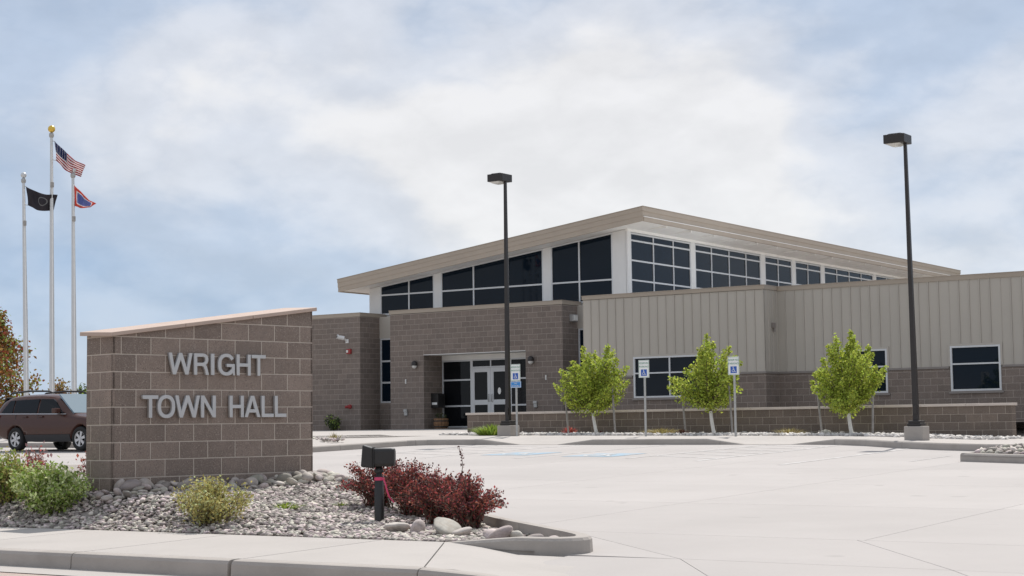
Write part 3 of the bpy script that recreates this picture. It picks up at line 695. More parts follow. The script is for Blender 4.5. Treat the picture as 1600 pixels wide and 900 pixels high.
strip('coping', M_trim, (W1R+.031, 4, V2-.03, V2+.34, 4.10, 4.228)); strip('coping_lip', M_trim, (W1R+.043, 4, V2-.042, V2+.34, 4.2285, 4.246)); strip('roof_bounce_sheet', M_roof_bounce, (W1R+.04, 4, V2+.35, 60, 3.95, 4.124)); strip('roof_bounce_sheet', M_roof_bounce, (-29.0, 4, 60.001, 86, 3.95, 4.124)); strip('roof_bounce_sheet', M_roof_bounce, (-30.75, -22.0, 53.21, 60, 4.3, 4.46))
coping(-48.2, -42.2, 51.6, 58, 4.575, .17); coping(-40.84, -32.83, 51.8, 53.1, 4.585, .17)
# --- windows
def window(a0, a1, z0, z1, cols, rows, plane, axis='y', fw=.055, mw=.045, depth=.05, name='window', top=None, par=None, glass=M_glass, out=.012, fwb=None):
    """frame in the plane; cols/rows are inner bar centres; top(a) gives a sloped head"""
    T = top or (lambda a: z1); fr = MB()
    def bx(x0, x1, p, q, y0=-out, y1=depth):              # p,q: z functions or numbers at both ends
        P = [p(x0), p(x1)] if callable(p) else [p, p]; Q = [q(x0), q(x1)] if callable(q) else [q, q]
        sg = 1 if axis == 'y' else -1
        def pt(a, y, z): return (a, plane+y, z) if axis == 'y' else (plane-y, a, z)
        fr.add([pt(x0,y0,P[0]),pt(x1,y0,P[1]),pt(x1,y1,P[1]),pt(x0,y1,P[0]),pt(x0,y0,Q[0]),pt(x1,y0,Q[1]),pt(x1,y1,Q[1]),pt(x0,y1,Q[0])],
               [(3,2,1,0),(4,5,6,7),(0,1,5,4),(1,2,6,5),(2,3,7,6),(3,0,4,7)])
    e = .001
    bx(a0, a0+fw, z0, T); bx(a1-fw, a1, z0, T); bx(a0+fw, a1-fw, lambda a: T(a)-fw, T, -out+e, depth-e); bx(a0+fw, a1-fw, z0, z0+(fwb or fw), -out+e, depth-e)
    for r_ in rows: bx(a0+fw, a1-fw, r_-mw/2, r_+mw/2, -out+2*e, depth-2*e)
    for c_ in cols: bx(c_-mw/2, c_+mw/2, z0+(fwb or fw), lambda a: T(a)-fw, -out+3*e, depth-3*e)
    o = hb(fr, name, M_frame, par, fix=True)
    cs = [a0+fw]+sum([[c-mw/2, c+mw/2] for c in cols], [])+[a1-fw]; rs = [z0+(fwb or fw)]+sum([[q-mw/2, q+mw/2] for q in rows], [])+[None]
    for i in range(0, len(cs), 2):
        for j in range(0, len(rs), 2):
            x0, x1, y0 = cs[i], cs[i+1], rs[j]; g = MB()
            ta, tb = (T(x0)-fw, T(x1)-fw) if rs[j+1] is None else (rs[j+1], rs[j+1])
            if min(ta, tb) <= y0: continue
            yy = depth*.45
            V = [(x0, y0), (x1, y0), (x1, tb), (x0, ta)]
            V3 = [(a, plane+yy+t_, z) if axis == 'y' else (plane-yy-t_, a, z) for t_ in (0, .008) for a, z in V]
            g.add(V3, [(0,1,2,3),(7,6,5,4),(0,4,5,1),(1,5,6,2),(2,6,7,3),(3,7,4,0)]); sub(o, g, 'pane', glass, fix=True)
    return o
for w, a, b in WIN:
    v_ = V1 if w == 'w1' else V2
    window(a, b, ZS, ZH, [(a+b)/2] if b-a > 2 else [], [1.64], v_, depth=.06, out=.03)
    strip('sill', M_flash, (a-.06, b+.06, v_-.05, v_+.006, ZS-.07, ZS-.004))
    strip('window_trim', M_metal, (a-.06, a-.002, v_-.034, v_+.02, 1.58, ZH+.06), (b+.002, b+.06, v_-.034, v_+.02, 1.58, ZH+.06), (a-.002, b+.002, v_-.033, v_+.02, ZH+.002, ZH+.059))
for x0, x1 in ((-42.19, -40.85), (-32.82, -29.1)):
    window(x0+.02, x1-.01, 1.0, 3.58, [], [1.805, 2.665], 52.86, fw=.06, mw=.07)
# --- entrance in the recess
EV = 53.0
stf = window(-39.2, -37.78, -.03, 2.60, [], [.81, 1.82], EV, name='sidelight', glass=M_doorglass, fw=.06, mw=.06)
window(-35.98, -34.48, -.03, 2.60, [], [.81, 1.82], EV, name='sidelight', glass=M_doorglass, fw=.06, mw=.06)
window(-37.779, -35.981, 2.27, 2.60, [-36.88], [], EV, name='transom', glass=M_doorglass, fw=.05, mw=.05)
strip('entrance_header', M_soffit, (-39.2, -34.48, EV-.02, EV+.1, 2.602, 2.784))
def door(a0, a1, hinge):
    mb = MB(); st, y0, y1 = .14, EV-.03, EV+.02
    mb.box(a0, a0+st, y0, y1, -.03, 2.262); mb.box(a1-st, a1, y0, y1, -.03, 2.262)
    for z0, z1 in ((-.029, .22), (.84, 1.03), (2.10, 2.261)): mb.box(a0+st, a1-st, y0+.001, y1-.001, z0, z1)
    o = hb(mb, 'door', M_frame)
    for z0, z1 in ((.22, .84), (1.03, 2.10)):
        g = MB(); g.box(a0+st, a1-st, EV-.005, EV+.004, z0, z1); sub(o, g, 'pane', M_doorglass)
    hx = a1-.07 if hinge < 0 else a0+.07
    g = MB(); g.tube([(hx, y0-.002, .95), (hx, y0-.05, .97), (hx, y0-.05, 1.22), (hx, y0-.002, 1.24)], .014, 8); sub(o, g, 'handle', M_galv)
    return o
door(-37.775, -36.884, -1); d2 = door(-36.876, -35.985, 1)
g = MB(); g.add([(-36.48+.075*math.cos(2*math.pi*k/16), EV-.012, 1.36+.13*math.sin(2*math.pi*k/16)) for k in range(16)], [tuple(range(16))]); sub(d2, g, 'door_sticker', M_soffit)
# --- raised glazed hall
CW0, CW1, CV = -42.99, -30.84, 53.2
def head(u): return 5.74+.1243*(u+42.4)                   # window heads on the sloping side
def soff(u): return 5.53+.1252*(u+43.84)                  # underside of the roof
def slope_box(mb, x0, x1, y0, y1, z0, zf):
    mb.add([(x0,y0,z0),(x1,y0,z0),(x1,y1,z0),(x0,y1,z0),(x0,y0,zf(x0)),(x1,y0,zf(x1)),(x1,y1,zf(x1)),(x0,y1,zf(x0))], [(3,2,1,0),(4,5,6,7),(0,1,5,4),(1,2,6,5),(2,3,7,6),(3,0,4,7)])
mb = MB(); slope_box(mb, CW0, CW1-.065, CV+.06, 85, 4.45, lambda u: soff(u)+.03); hb(mb, 'hall_wall', M_white)
grp = [(-42.43, -39.70, [-40.97]), (-39.37, -34.53, [-37.79, -36.16]), (-34.19, -31.46, [-32.93])]
prev = CW0
for a, b, cs in grp:                                      # white piers between the window groups
    mb = MB(); slope_box(mb, prev, a-.001, CV-.012, CV+.055, 4.5, lambda u: soff(u)+.02); hb(mb, 'pier', M_white); prev = b+.001
    window(a, b, 4.55, None, cs, [5.355], CV, top=head, fw=.06, mw=.06, depth=.055)
    mb = MB(); x0, x1 = a, b; mb.add([(x0,CV-.008,head(x0)+.001),(x1,CV-.008,head(x1)+.001),(x1,CV+.055,head(x1)+.001),(x0,CV+.055,head(x0)+.001),(x0,CV-.008,soff(x0)+.02),(x1,CV-.008,soff(x1)+.02),(x1,CV+.055,soff(x1)+.02),(x0,CV+.055,soff(x0)+.02)], [(3,2,1,0),(4,5,6,7),(0,1,5,4),(1,2,6,5),(2,3,7,6),(3,0,4,7)]); hb(mb, 'head_trim', M_soffit)
mb = MB(); slope_box(mb, prev, CW1-.05, CV-.012, CV+.055, 4.5, lambda u: soff(u)+.02); hb(mb, 'pier', M_white)
SG = [(53.42, 58.12, [55.16, 56.72]), (58.47, 64.37, [59.9, 61.45, 63.0]), (64.78, 67.49, [66.11]), (67.85, 70.62, [69.2]), (70.98, 76.78, [72.42, 73.87, 75.32]), (77.14, 82.9, [78.55, 80.0, 81.45])]
prev = CV-.012; HS = CW1
for a, b, cs in SG:
    strip('pier', M_white, (HS-.06, HS+.02, prev, a-.001, 4.5, 7.10)); prev = b+.001
    window(a, b, 4.55, 7.08, cs, [5.32, 6.05, 6.79], HS, axis='x', fw=.06, mw=.06, depth=.055)
strip('pier', M_white, (HS-.06, HS+.02, prev, 85, 4.5, 7.10)); strip('head_band', M_soffit, (HS-.06, HS+.035, CV-.013, 85, 7.101, 7.24))
# roof slab with fascia
RU0, RU1, RV0, RV1 = -43.9, -29.66, 52.3, 85.9
def rtop(u): return 6.035+.1254*(u+43.93)
mb = MB()
def sb2(mb, x0, x1, y0, y1, fa, fb):
    mb.add([(x0,y0,fa(x0)),(x1,y0,fa(x1)),(x1,y1,fa(x1)),(x0,y1,fa(x0)),(x0,y0,fb(x0)),(x1,y0,fb(x1)),(x1,y1,fb(x1)),(x0,y1,fb(x0))], [(3,2,1,0),(4,5,6,7),(0,1,5,4),(1,2,6,5),(2,3,7,6),(3,0,4,7)])
sb2(mb, RU0+.06, RU1-.06, RV0+.06, RV1-.06, lambda u: soff(u)+.035, lambda u: rtop(u)-.03); roof = hb(mb, 'roof', M_soffit)
mb = MB()                                                  # front fascia in three lapped boards
for k, (f0, f1, o) in enumerate(((0, .36, .0), (.36, .72, .012), (.72, 1, .024))):
    sb2(mb, RU0-.0-o, RU1+o, RV0-o, RV0+.055, lambda u: soff(u)-.0+(rtop(u)-soff(u))*f0+.0005, lambda u: soff(u)+(rtop(u)-soff(u))*f1)
sub(roof, mb, 'fascia', M_fascia)
mb = MB(); s1, t1 = soff(RU1), rtop(RU1)
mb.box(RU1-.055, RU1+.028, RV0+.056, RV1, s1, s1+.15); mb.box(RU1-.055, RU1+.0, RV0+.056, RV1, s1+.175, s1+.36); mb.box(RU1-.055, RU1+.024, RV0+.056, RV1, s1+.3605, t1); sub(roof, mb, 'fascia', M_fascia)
mb = MB(); mb.box(RU1-.055, RU1+.045, RV0+.056, RV1, s1+.1505, s1+.1745); sub(roof, mb, 'sun_painted_ledge', M_soffit)  # pale colour stands in for sun catching the ledge top
mb = MB(); s0, t0 = soff(RU0), rtop(RU0); mb.box(RU0-.02, RU0+.055, RV0+.056, RV1, s0, t0); sub(roof, mb, 'fascia', M_fascia)
mb = MB(); sb2(mb, RU0-.04, RU1+.04, RV0-.04, RV1+.02, lambda u: rtop(u)+.0005, lambda u: rtop(u)+.02); sub(roof, mb, 'roof_edge', M_trim)
for k in range(17):                                        # soffit joints along the long eave
    v_ = 54.2+k*1.9; mb = MB(); mb.box(RU1-.95, RU1-.07, v_, v_+.05, soff(RU1-.5)-.010, soff(RU1-.5)+.06); sub(roof, mb, 'soffit_batten', M_soffit)
# --- fittings on the hall
def fit(mb, name, label, cat, m, loc):
    o = mb.build(name, m, None, loc); return prop(o, label, cat)
sc_lab = {-39.57: 'small dark wall sconce on the block wall on the drop box side of the entrance', -34.17: 'small dark wall sconce on the block pier between entrance glass and green tree'}
for u_ in (-39.57, -34.17):
    t = thing('wall_sconce', sc_lab[u_], 'wall lamp', (u_, 51.79, 2.42), 0, 'sconces beside the entrance')
    mb = MB(); mb.lathe([(.03,.16),(.09,.13),(.115,.05),(.115,-.03)], (0,-.10,0), 14); mb.box(-.05,.05,-.06,.004,-.08,.10); mb.build('housing', M_bronze, t)
    mb = MB(); mb.lathe([(.10,-.031),(.095,-.08),(.06,-.13),(.01,-.15)], (0,-.10,0), 14); mb.build('lens', M_sconce, t)
t = thing('security_camera', 'white bullet security camera high on the left block wing of the building', 'camera', (-42.86, 51.59, 3.52))
mb = MB(); mb.tube([(-.16,-.34,.10),(-.02,-.16,.06)], [.075,.085], 12); mb.tube([(-.19,-.385,.125),(-.16,-.34,.115)], [.085,.085], 12); mb.build('camera_body', M_white, t)
mb = MB(); mb.tube([(.0,-.14,.03),(.02,-.09,-.04),(.02,-.02,-.06)], .03, 8); mb.box(-.05,.09,-.03,.005,-.13,.02); mb.build('bracket', M_white, t)
mb = MB(); mb.tube([(-.193,-.389,.127),(-.196,-.393,.129)], .06, 12); mb.build('lens', M_black, t)
t = thing('fire_alarm', 'small red alarm strobe below the security camera on the block wing', 'alarm', (-42.72, 51.59, 3.05))
mb = MB(); mb.bbox(-.10,.10,-.09,.008,-.10,.10,.012); mb.build('alarm_box', M_redbox, t); mb = MB(); mb.bbox(-.09,-.0,-.12,-.085,-.05,.05,.01); mb.build('strobe', M_sconce, t)
t = thing('fire_connection', 'red two-way fire department inlet low on the left block wing', 'fire inlet', (-42.72, 51.59, .86))
mb = MB(); mb.tube([(0,.01,0),(0,-.09,0)], [.09,.07], 12); mb.build('inlet_body', M_redbox, t)
for s_ in (-1, 1):
    mb = MB(); mb.tube([(s_*.03,-.06,0),(s_*.12,-.16,-.02)], [.05,.055], 10); mb.build('inlet_cap', M_redbox, t)
for nm, u_, z_, lab in (('outlet_box', -40.06, .58, 'small grey outlet box low on the block wall left of the recess'), ('outlet_box', -34.03, .79, 'small grey outlet box on the pier below the right sconce')):
    t = thing(nm, lab, 'outlet', (u_, 51.79, z_)); mb = MB(); mb.bbox(-.07,.07,-.06,.008,-.11,.11,.012); mb.build('box', M_galv, t); mb = MB(); mb.bbox(-.08,.08,-.085,-.058,.03,.13,.01); mb.build('cover', M_galv, t)
for u_, z_, lab in ((-40.07, 1.79, 'tiny white plate on the block wall left of the recess'), (-33.57, 1.77, 'tiny white plate on the pier right of the entrance')):
    mb = MB(); mb.bbox(-.022,.022,-.03,.004,-.08,.08,.006); mb.bbox(-.03,.03,-.012,.0045,-.09,.09,.004); fit(mb, 'wall_plate', lab, 'plate', M_sconce, (u_, 51.79, z_))
t = thing('wall_light', 'square grey wall light on the shaded side of the entry block', 'wall light', (-32.82, 52.45, 3.95))
mb = MB(); mb.bbox(-.005,.16,-.17,.17,-.13,.13,.02); mb.build('housing', M_galv, t); mb = MB(); mb.bbox(.155,.185,-.13,.13,-.1,.1,.01); mb.build('lens', M_sconce, t)
t = thing('wall_hydrant', 'small dark fitting high on the metal return of the wing', 'fitting', (-22.42, 47.55, 2.95))
mb = MB(); mb.bbox(-.005,.08,-.07,.07,-.02,.14,.01); mb.tube([(.05,.02,0),(.05,.02,-.14)], .03, 8); mb.build('fitting_body', M_flash, t)
t = thing('drop_box', 'black payment drop box with white label on the recess side wall', 'drop box', (-39.20, 52.45, 1.0))
mb = MB(); mb.bbox(-.005,.34,-.20,.26,-.25,.24,.02); mb.prism([(-.005+.0,.23),(.34,.23),(.30,.30),(.0,.32)], 'y', -.20, .26); mb.build('box_body', M_black, t)
mb = MB(); mb.box(.05,.29,-.206,-.199,-.13,-.04); mb.build('paper_label', M_signwhite, t)
t = thing('barrel_planter', 'half barrel wooden planter standing before the entrance glass', 'planter', (-38.65, 52.15, -.06))
for k in range(14):
    a0, a1 = 2*math.pi*k/14+.02, 2*math.pi*(k+1)/14-.02; mb = MB()
    def ring(z, rr, th=.03): return [((rr-d)*math.cos(a), (rr-d)*math.sin(a), z) for d, a in ((0,a0),(0,a1),(th,a1),(th,a0))]
    V = sum([ring(z, rr) for z, rr in ((0,.25),(.2,.30),(.40,.285))], []); mb.add(V, [(3,2,1,0),(8,9,10,11)]+[(j*4+k2, j*4+(k2+1) % 4, (j+1)*4+(k2+1) % 4, (j+1)*4+k2) for j in range(2) for k2 in range(4)]); mb.build('stave', M_wood, t)
for z in (.08, .30):
    mb = MB(); mb.lathe([(.285 if z < .1 else .304, z-.02), (.288 if z < .1 else .306, z+.02)], n=28); mb.build('hoop', M_black, t)
mb = MB(); mb.lathe([(.01,.34),(.27,.36)], n=20); mb.build('soil', M_bark, t)
# ------------------------------------------------------------------ retaining wall
RV, RU_0, RU_1, RZ = 42.0, -30.13, -13.30, .425
rw = thing('retaining_wall', 'long low brown block planter wall with pale cap in front of the wing', 'wall', ((RU_0+RU_1)/2, RV, -.6)); RO = Vector(rw.location)
def rb(mb, name, m, fix=False): mb.v = [tuple(Vector(q)-RO) for q in mb.v]; return mb.build(name, m, rw, fix=fix)
mb = MB(); mb.box(RU_0+d6, RU_1-d6, RV+d6, RV+.30-d6, -.75, RZ-.07); rb(mb, 'core', M_mortar)
for k in range(5):
    z1 = RZ-.068-.2032*k; z0 = z1-.2032; st = RU_0-(.2032 if k % 2 else 0)
    while st < RU_1-.03:
        a0, a1 = max(RU_0, st), min(RU_1, st+.4064); st += .4064
        if a1-a0 < .05: continue
        h = .0035; pts = [Vector((a0+h,RV,z0+h)),Vector((a1-h,RV,z0+h)),Vector((a1-h,RV,z1-h)),Vector((a0+h,RV,z1-h))]; rb(face_block(pts, Vector((0,-1,0)), .03, .006), 'block', M_rblock)
    pts = [Vector((RU_1,RV+.004,z0+.004)),Vector((RU_1,RV+.296,z0+.004)),Vector((RU_1,RV+.296,z1-.004)),Vector((RU_1,RV+.004,z1-.004))]; rb(face_block(pts, Vector((1,0,0)), .02, .006), 'block', M_rblock)
n = 14; w = (RU_1-RU_0+.08)/n
for k in range(n):
    mb = MB(); mb.bbox(RU_0-.04+k*w+.003, RU_0-.04+(k+1)*w-.003, RV-.04, RV+.34, RZ-.066, RZ, .008); rb(mb, 'cap_stone', M_wcap)
# planted ground behind the wall
grid('planter_soil', [-30,-22,-13.4], [42.28,45,47.9], lambda u, v: -.05, M_bed)
# ------------------------------------------------------------------ lamp posts
def lamp(label, loc, lean, top):
    t = thing('lamp_post', label, 'street lamp', loc, 0, 'parking lot lamps')
    mb = MB(); mb.bbox(-.225,.225,-.225,.225,-.25,.27,.02); mb.build('footing', M_kerb, t)
    mb = MB(); mb.bbox(-.17,.17,-.17,.17,.271,.34,.02); mb.bbox(-.15,.15,-.15,.15,.338,.40,.02); mb.build('base_cover', M_bronze, t)
    mb = MB(); H = top; lx, ly = lean
    def sq(z, h): x, y = lx*z/H, ly*z/H; return [(x-h,y-h,z),(x+h,y-h,z),(x+h,y+h,z),(x-h,y+h,z)]
    mb.add(sq(.3,.060)+sq(H,.034), [(3,2,1,0),(4,5,6,7),(0,1,5,4),(1,2,6,5),(2,3,7,6),(3,0,4,7)]); mb.build('pole', M_bronze, t)
    mb = MB(); mb.bbox(-.05,.05,-.092,-.07,.55,.75,.008); mb.build('hand_hole_cover', M_bronze, t)
    mb = MB(); mb.bbox(-.44,.07,-.25,.25,-.02,.19,.015); mb.prism([(-.42,.188),(.05,.188),(-.05,.215),(-.32,.215)], 'y', -.18, .18); hd = mb.build('lamp_head', M_bronze, t, (lx, ly, H))
    mb = MB(); mb.add([(-.41,-.21,-.021),(-.06,-.21,-.021),(-.06,.21,-.021),(-.41,.21,-.021),(-.32,-.12,-.07),(-.15,-.12,-.07),(-.15,.12,-.07),(-.32,.12,-.07)], [(4,5,6,7),(0,1,5,4),(1,2,6,5),(2,3,7,6),(3,0,4,7)]); mb.build('lens', M_lens, hd, fix=True)
    return t
lamp('tall black lamp post rising before the entrance doors beside the clump of green grass', (-26.22, 38.5, -.245), (0, 0), 7.10)
lamp('tall black lamp post on a pale footing near the free end of the low wall', (-14.07, 37.4, -.392), (-.06, .02), 6.90)
# ------------------------------------------------------------------ parking signs
def text_mesh(body, size, m):
    cu = bpy.data.curves.new('lettering', 'FONT'); cu.body = body; cu.size = size; cu.align_x = 'CENTER'; cu.extrude = .0006
    tmp = bpy.data.objects.new('t', cu); COL.objects.link(tmp); dg = bpy.context.evaluated_depsgraph_get(); dg.update()
    me = bpy.data.meshes.new_from_object(tmp.evaluated_get(dg)); me.materials.clear(); me.materials.append(m); bpy.data.objects.remove(tmp); return me
def parking_sign(label, loc, top, plate2=False):
    t = thing('parking_sign', label, 'sign', loc, math.radians(4), 'accessible parking signs')
    H = top-loc[2]; w, h = .152, .46
    mb = MB(); mb.tube([(0,0,-.3),(0,0,H-.05)], .030, 10); mb.build('post', M_galv, t)
    mb = MB(); mb.bbox(-w,w,-.042,-.036,H-h,H,.002); pn = mb.build('sign_plate', M_signwhite, t)
    for body, z in (('RESERVED', H-.105), ('PARKING', H-.195)):
        o = link('lettering', text_mesh(body, .066, M_signgreen), pn, (0, -.0435, z)); o.rotation_euler = (math.radians(90), 0, 0)
    mb = MB()
    for a0, a1, b0, b1 in ((-w+.008,w-.008,H-.016,H-.010),(-w+.008,w-.008,H-h+.010,H-h+.016),(-w+.008,-w+.014,H-h+.016,H-.016),(w-.014,w-.008,H-h+.016,H-.016)): mb.box(a0,a1,-.0428,-.0421,b0,b1)
    mb.build('border', M_signgreen, pn)
    mb = MB(); mb.box(-.085,.085,-.0440,-.0421,H-h+.045,H-h+.215); sq = mb.build('symbol_panel', M_signblue, pn)
    mb = MB()
    for poly in symbol(.16): mb.add([(x, -.0448, H-h+.13+y) for x, y in poly], [tuple(range(len(poly)))])
    mb.build('wheelchair_symbol', M_signwhite, pn)
    if plate2:
        mb = MB(); mb.bbox(-w-.01,w+.02,-.042,-.036,H-h-.185,H-h-.012,.002); p2 = mb.build('lower_plate', M_plateblue, t)
        mb = MB(); q0, q1, z0, z1 = -w-.004, w+.014, H-h-.179, H-h-.018
        for a0, a1, b0, b1 in ((q0,q1,z1-.012,z1),(q0,q1,z0,z0+.012),(q0,q0+.012,z0+.012,z1-.012),(q1-.012,q1,z0+.012,z1-.012)): mb.box(a0,a1,-.0428,-.0421,b0,b1)
        mb.build('border', M_signwhite, p2)
        for body, z in (('VAN', H-h-.085), ('ACCESSIBLE', H-h-.15)):
            o = link('lettering', text_mesh(body, .045, M_signwhite), p2, (0, -.0435, z)); o.rotation_euler = (math.radians(90), 0, 0)
    return t
parking_sign('accessible parking sign with a blue plate below it, standing right beside a lamp post', (-25.80, 38.3, -.27), 1.70, True)
parking_sign('accessible parking sign standing before the twin window of the wing', (-21.75, 38.3, -.305), 1.68)
parking_sign('accessible parking sign standing close to the right of the middle green tree', (-19.15, 38.3, -.33), 1.68)
# ------------------------------------------------------------------ vegetation
def leaves(centres, size, flat=.0, aspect=.55, up=None):
    """diamond leaves, one quad each, folded a little"""
    C_ = np.asarray(centres, float); n = len(C_); s = size*rng.uniform(.65, 1.3, n)[:, None]
    d = rng.normal(size=(n, 3)); 
    if up is not None: d = d*.6+np.asarray(up)
    d /= np.linalg.norm(d, axis=1, keepdims=True); e = rng.normal(size=(n, 3)); e -= (e*d).sum(1, keepdims=True)*d; e /= np.linalg.norm(e, axis=1, keepdims=True)
    nn = np.cross(d, e)
    V = np.stack([C_-d*s*.5, C_+e*s*aspect*.5+nn*s*.08, C_+d*s*.5, C_-e*s*aspect*.5+nn*s*.08], 1).reshape(-1, 3)
    return V, np.arange(4*n).reshape(n, 4)
def foliage(name, centres, size, m, parent=None, loc=None, aspect=.55, up=None):
    V, F = leaves(centres, size, aspect=aspect, up=up); return link(name, np_mesh(name, V, F, m), parent, loc)
def limb_path(a, b, bend=.1, n=6):
    a, b = Vector(a), Vector(b); L = (b-a).length; off = Vector(rng.normal(0, bend*L, 3)); return [a.lerp(b, k/n)+off*math.sin(math.pi*k/n)*.6 for k in range(n+1)]
def young_tree(label, loc, lean, tips, trunk_h, nleaf, seed, size=.085):
    """tips: limb ends (x along the wall, z over the ground); a fan of limbs, leaves along each"""
    global rng; rng = np.random.default_rng(seed)
    t = thing('young_tree', label, 'tree', loc, 0, 'young trees along the low wall')
    B = [Vector((lean*(1-k/5)**1.7, 0, trunk_h*k/5)) for k in range(6)]
    mb = MB(); mb.tube([Vector((lean, 0, -.12))]+B, [.045,.043,.040,.037,.036,.034,.032], 9); mb.build('trunk', M_bark, t)
    mb = MB(); mb.tube([B[0]+Vector((0,0,.02)), B[1], B[2], B[3], B[4]], [.052,.050,.048,.046,.043], 10); mb.build('trunk_wrap', M_wrap, t)
    lb = MB(); Cs = []
    for (x, z, w_) in tips:
        for rep in range(w_):
            y = rng.normal(0, .38)*(1-.25*abs(x)); tip = Vector((x+rng.normal(0,.07), y, z*(1-.06*rep)-.14*abs(y)-rng.uniform(0,.10)*rep))
            st = B[-1]+Vector((0,0,-.10*rng.random())); path = limb_path(st, tip, .06)
            lb.tube(path, [.022-.017*k/6 for k in range(7)], 5)
            L = (tip-st).length; k = int(nleaf*L)
            for q in range(k):
                f = .20+.82*rng.random()**.75; f = min(f, 1.04); i = min(5, int(f*6)); c = path[i].lerp(path[i+1], f*6-i)
                rad = .08+.25*math.sin(math.pi*min(1, max(.0, f))**.9)*(.55+.45*rng.random())
                dv = Vector(rng.normal(size=3)).normalized(); Cs.append(c+dv*rad*rng.random()**.5)
    lb.build('limb', M_bark, t)
    foliage('crown', Cs, size, M_leaf, t, aspect=.62)
    return t
WR = .975
young_tree('bright green young tree with a broad spiky crown standing nearest the entrance', (-25.0, 41, -.28), .12,
   [(-.98,1.78,3),(-.75,2.15,3),(-.42,2.45,3),(-.30,1.9,3),(-.05,2.50,3),(.10,2.2,3),(.30,2.55,3),(.52,2.1,3),(.72,2.35,3),(.92,1.95,3),(.90,1.55,3),(-.82,1.35,3),(.5,1.4,3),(-.45,1.25,3),(.1,1.5,3),(.72,1.15,2),(-.6,.98,2),(.25,1.0,2)], .78, 185, 21, .076)
young_tree('bright green young tree with curved white wrapped trunk beside the twin window', (-21.25, 41, -.30), .10,
   [(-.90,1.6,3),(-.80,1.95,3),(-.45,2.25,3),(-.2,2.55,3),(.02,2.70,4),(.10,2.5,3),(.35,2.3,3),(.60,2.35,3),(.70,1.95,3),(.72,1.6,3),(.5,1.3,3),(-.6,1.3,3),(-.2,1.5,3),(.2,1.7,3),(-.3,1.05,2),(.3,1.0,2)], .80, 185, 22, .076)
young_tree('bright green young tree with pear shaped crown between two steel stakes near the right lamp', (-17.25, 41, -.34), .08,
   [(-.98,1.65,3),(-.80,1.95,3),(-.5,2.3,3),(-.25,2.55,3),(.03,2.70,4),(.25,2.48,3),(.45,2.35,3),(.70,2.1,3),(.80,1.85,3),(.75,1.5,3),(.45,1.15,3),(-.7,1.35,3),(-.4,1.1,3),(0,1.6,4),(.2,1.2,3),(-.15,.95,3),(.1,.9,2)], .72, 190, 23, .076)
def stake(label, u_, v_, zb, h, tilt):
    t = thing('tree_stake', label, 'stake', (u_, v_, zb), 0, 'steel stakes beside the young trees'); t.rotation_euler = (0, tilt, math.radians(20))
    mb = MB(); mb.box(-.028,.028,-.004,.004,-.25,h); mb.box(-.004,.004,-.034,-.0041,-.25,h); mb.build('stake_post', M_stake, t)
    mb = MB()
    for k in range(8): mb.box(-.008,.008,-.046,-.0341,.15+k*(h-.25)/8,.17+k*(h-.25)/8)
    mb.build('stake_studs', M_stake, t)
for u_, h, tl, lab in ((-25.86,1.33,-.08,'leaning grey stake left of the tree nearest the entrance'),(-24.3,1.42,-.05,'grey stake right of the tree nearest the entrance'),(-22.05,1.40,-.07,'leaning grey stake left of the middle tree before the window'),
                       (-20.62,1.40,-.05,'grey stake right of the middle tree, beside a parking sign'),(-18.02,1.36,-.08,'leaning grey stake left of the pear shaped tree'),(-16.62,1.36,.03,'upright grey stake right of the pear shaped tree')):
    stake(lab, u_, 41.05, -.26-.009*(u_+26), h, tl)
def shrub(name, label, loc, rx, ry, h, n, size, m, m2=None, f2=.25, seed=1, twigs=26, group=None, aspect=.55, cat='shrub'):
    global rng; rng = np.random.default_rng(seed); t = thing(name, label, cat, loc, 0, group)
    tw = MB(); Cs = []
    for k in range(twigs):
        a = rng.uniform(0, 6.283); q = rng.random()**.5; tip = Vector((rx*q*math.cos(a), ry*q*math.sin(a), h*(.45+.6*math.sqrt(max(0, 1-q*q)))*rng.uniform(.75, 1.12)))
        st = Vector((rng.normal(0, rx*.12), rng.normal(0, ry*.12), -.03)); path = limb_path(st, tip, .07); tw.tube(path, [.009-.006*i/6 for i in range(7)], 4)
        for j in range(int(n/twigs)):
            f = .15+.87*rng.random()**.6; f = min(f, 1.02); i = min(5, int(f*6)); c = path[i].lerp(path[i+1], f*6-i); Cs.append(c+Vector(rng.normal(0, 1, 3))*h*.085)
    Cs = [c for c in Cs if c.z > .0]
    tw.build('stems', M_bark, t); cut = int(len(Cs)*(1-f2)) if m2 else len(Cs); random.shuffle(Cs)
    foliage('leaves', Cs[:cut], size, m, t, aspect=aspect)
    if m2: foliage('pale_leaves', Cs[cut:], size, m2, t, aspect=aspect)
    return t
def bz(u, v): return bedz(u, v)
shrub('green_shrub', 'dense green shrub with pale highlight leaves at the left foot of the sign', (-15.12, 12.92, bz(-15.12,12.92)-.05), .60, .40, .50, 7000, .048, M_leaf_green, M_leaf_pale, .42, 31, 60)
shrub('green_shrub', 'yellow green shrub with thin upright shoots beside the dense pale flecked shrub', (-16.15, 13.05, bz(-16.15,13.05)-.04), .45, .40, .55, 5000, .045, M_leaf_olive, M_leaf_green, .5, 32, 50)
shrub('olive_shrub', 'loose olive yellow shrub growing out of the gravel below the letters', (-12.58, 12.88, bz(-12.58,12.88)-.02), .50, .36, .43, 4600, .038, M_leaf_olive, M_leaf_pale, .22, 33, 60)
shrub('pink_shrub', 'wispy pink leaved shrub standing behind the green shrubs', (-16.95, 14.25, bz(-16.95,14.25)), .28, .25, .50, 420, .05, M_pink, M_barb, .45, 34, 22)
shrub('pink_shrub', 'wispy pink leaved shrub pressed against the left end of the sign', (-15.30, 13.75, bz(-15.30,13.75)), .14, .2, .52, 420, .05, M_pink, M_barb, .5, 35, 22)
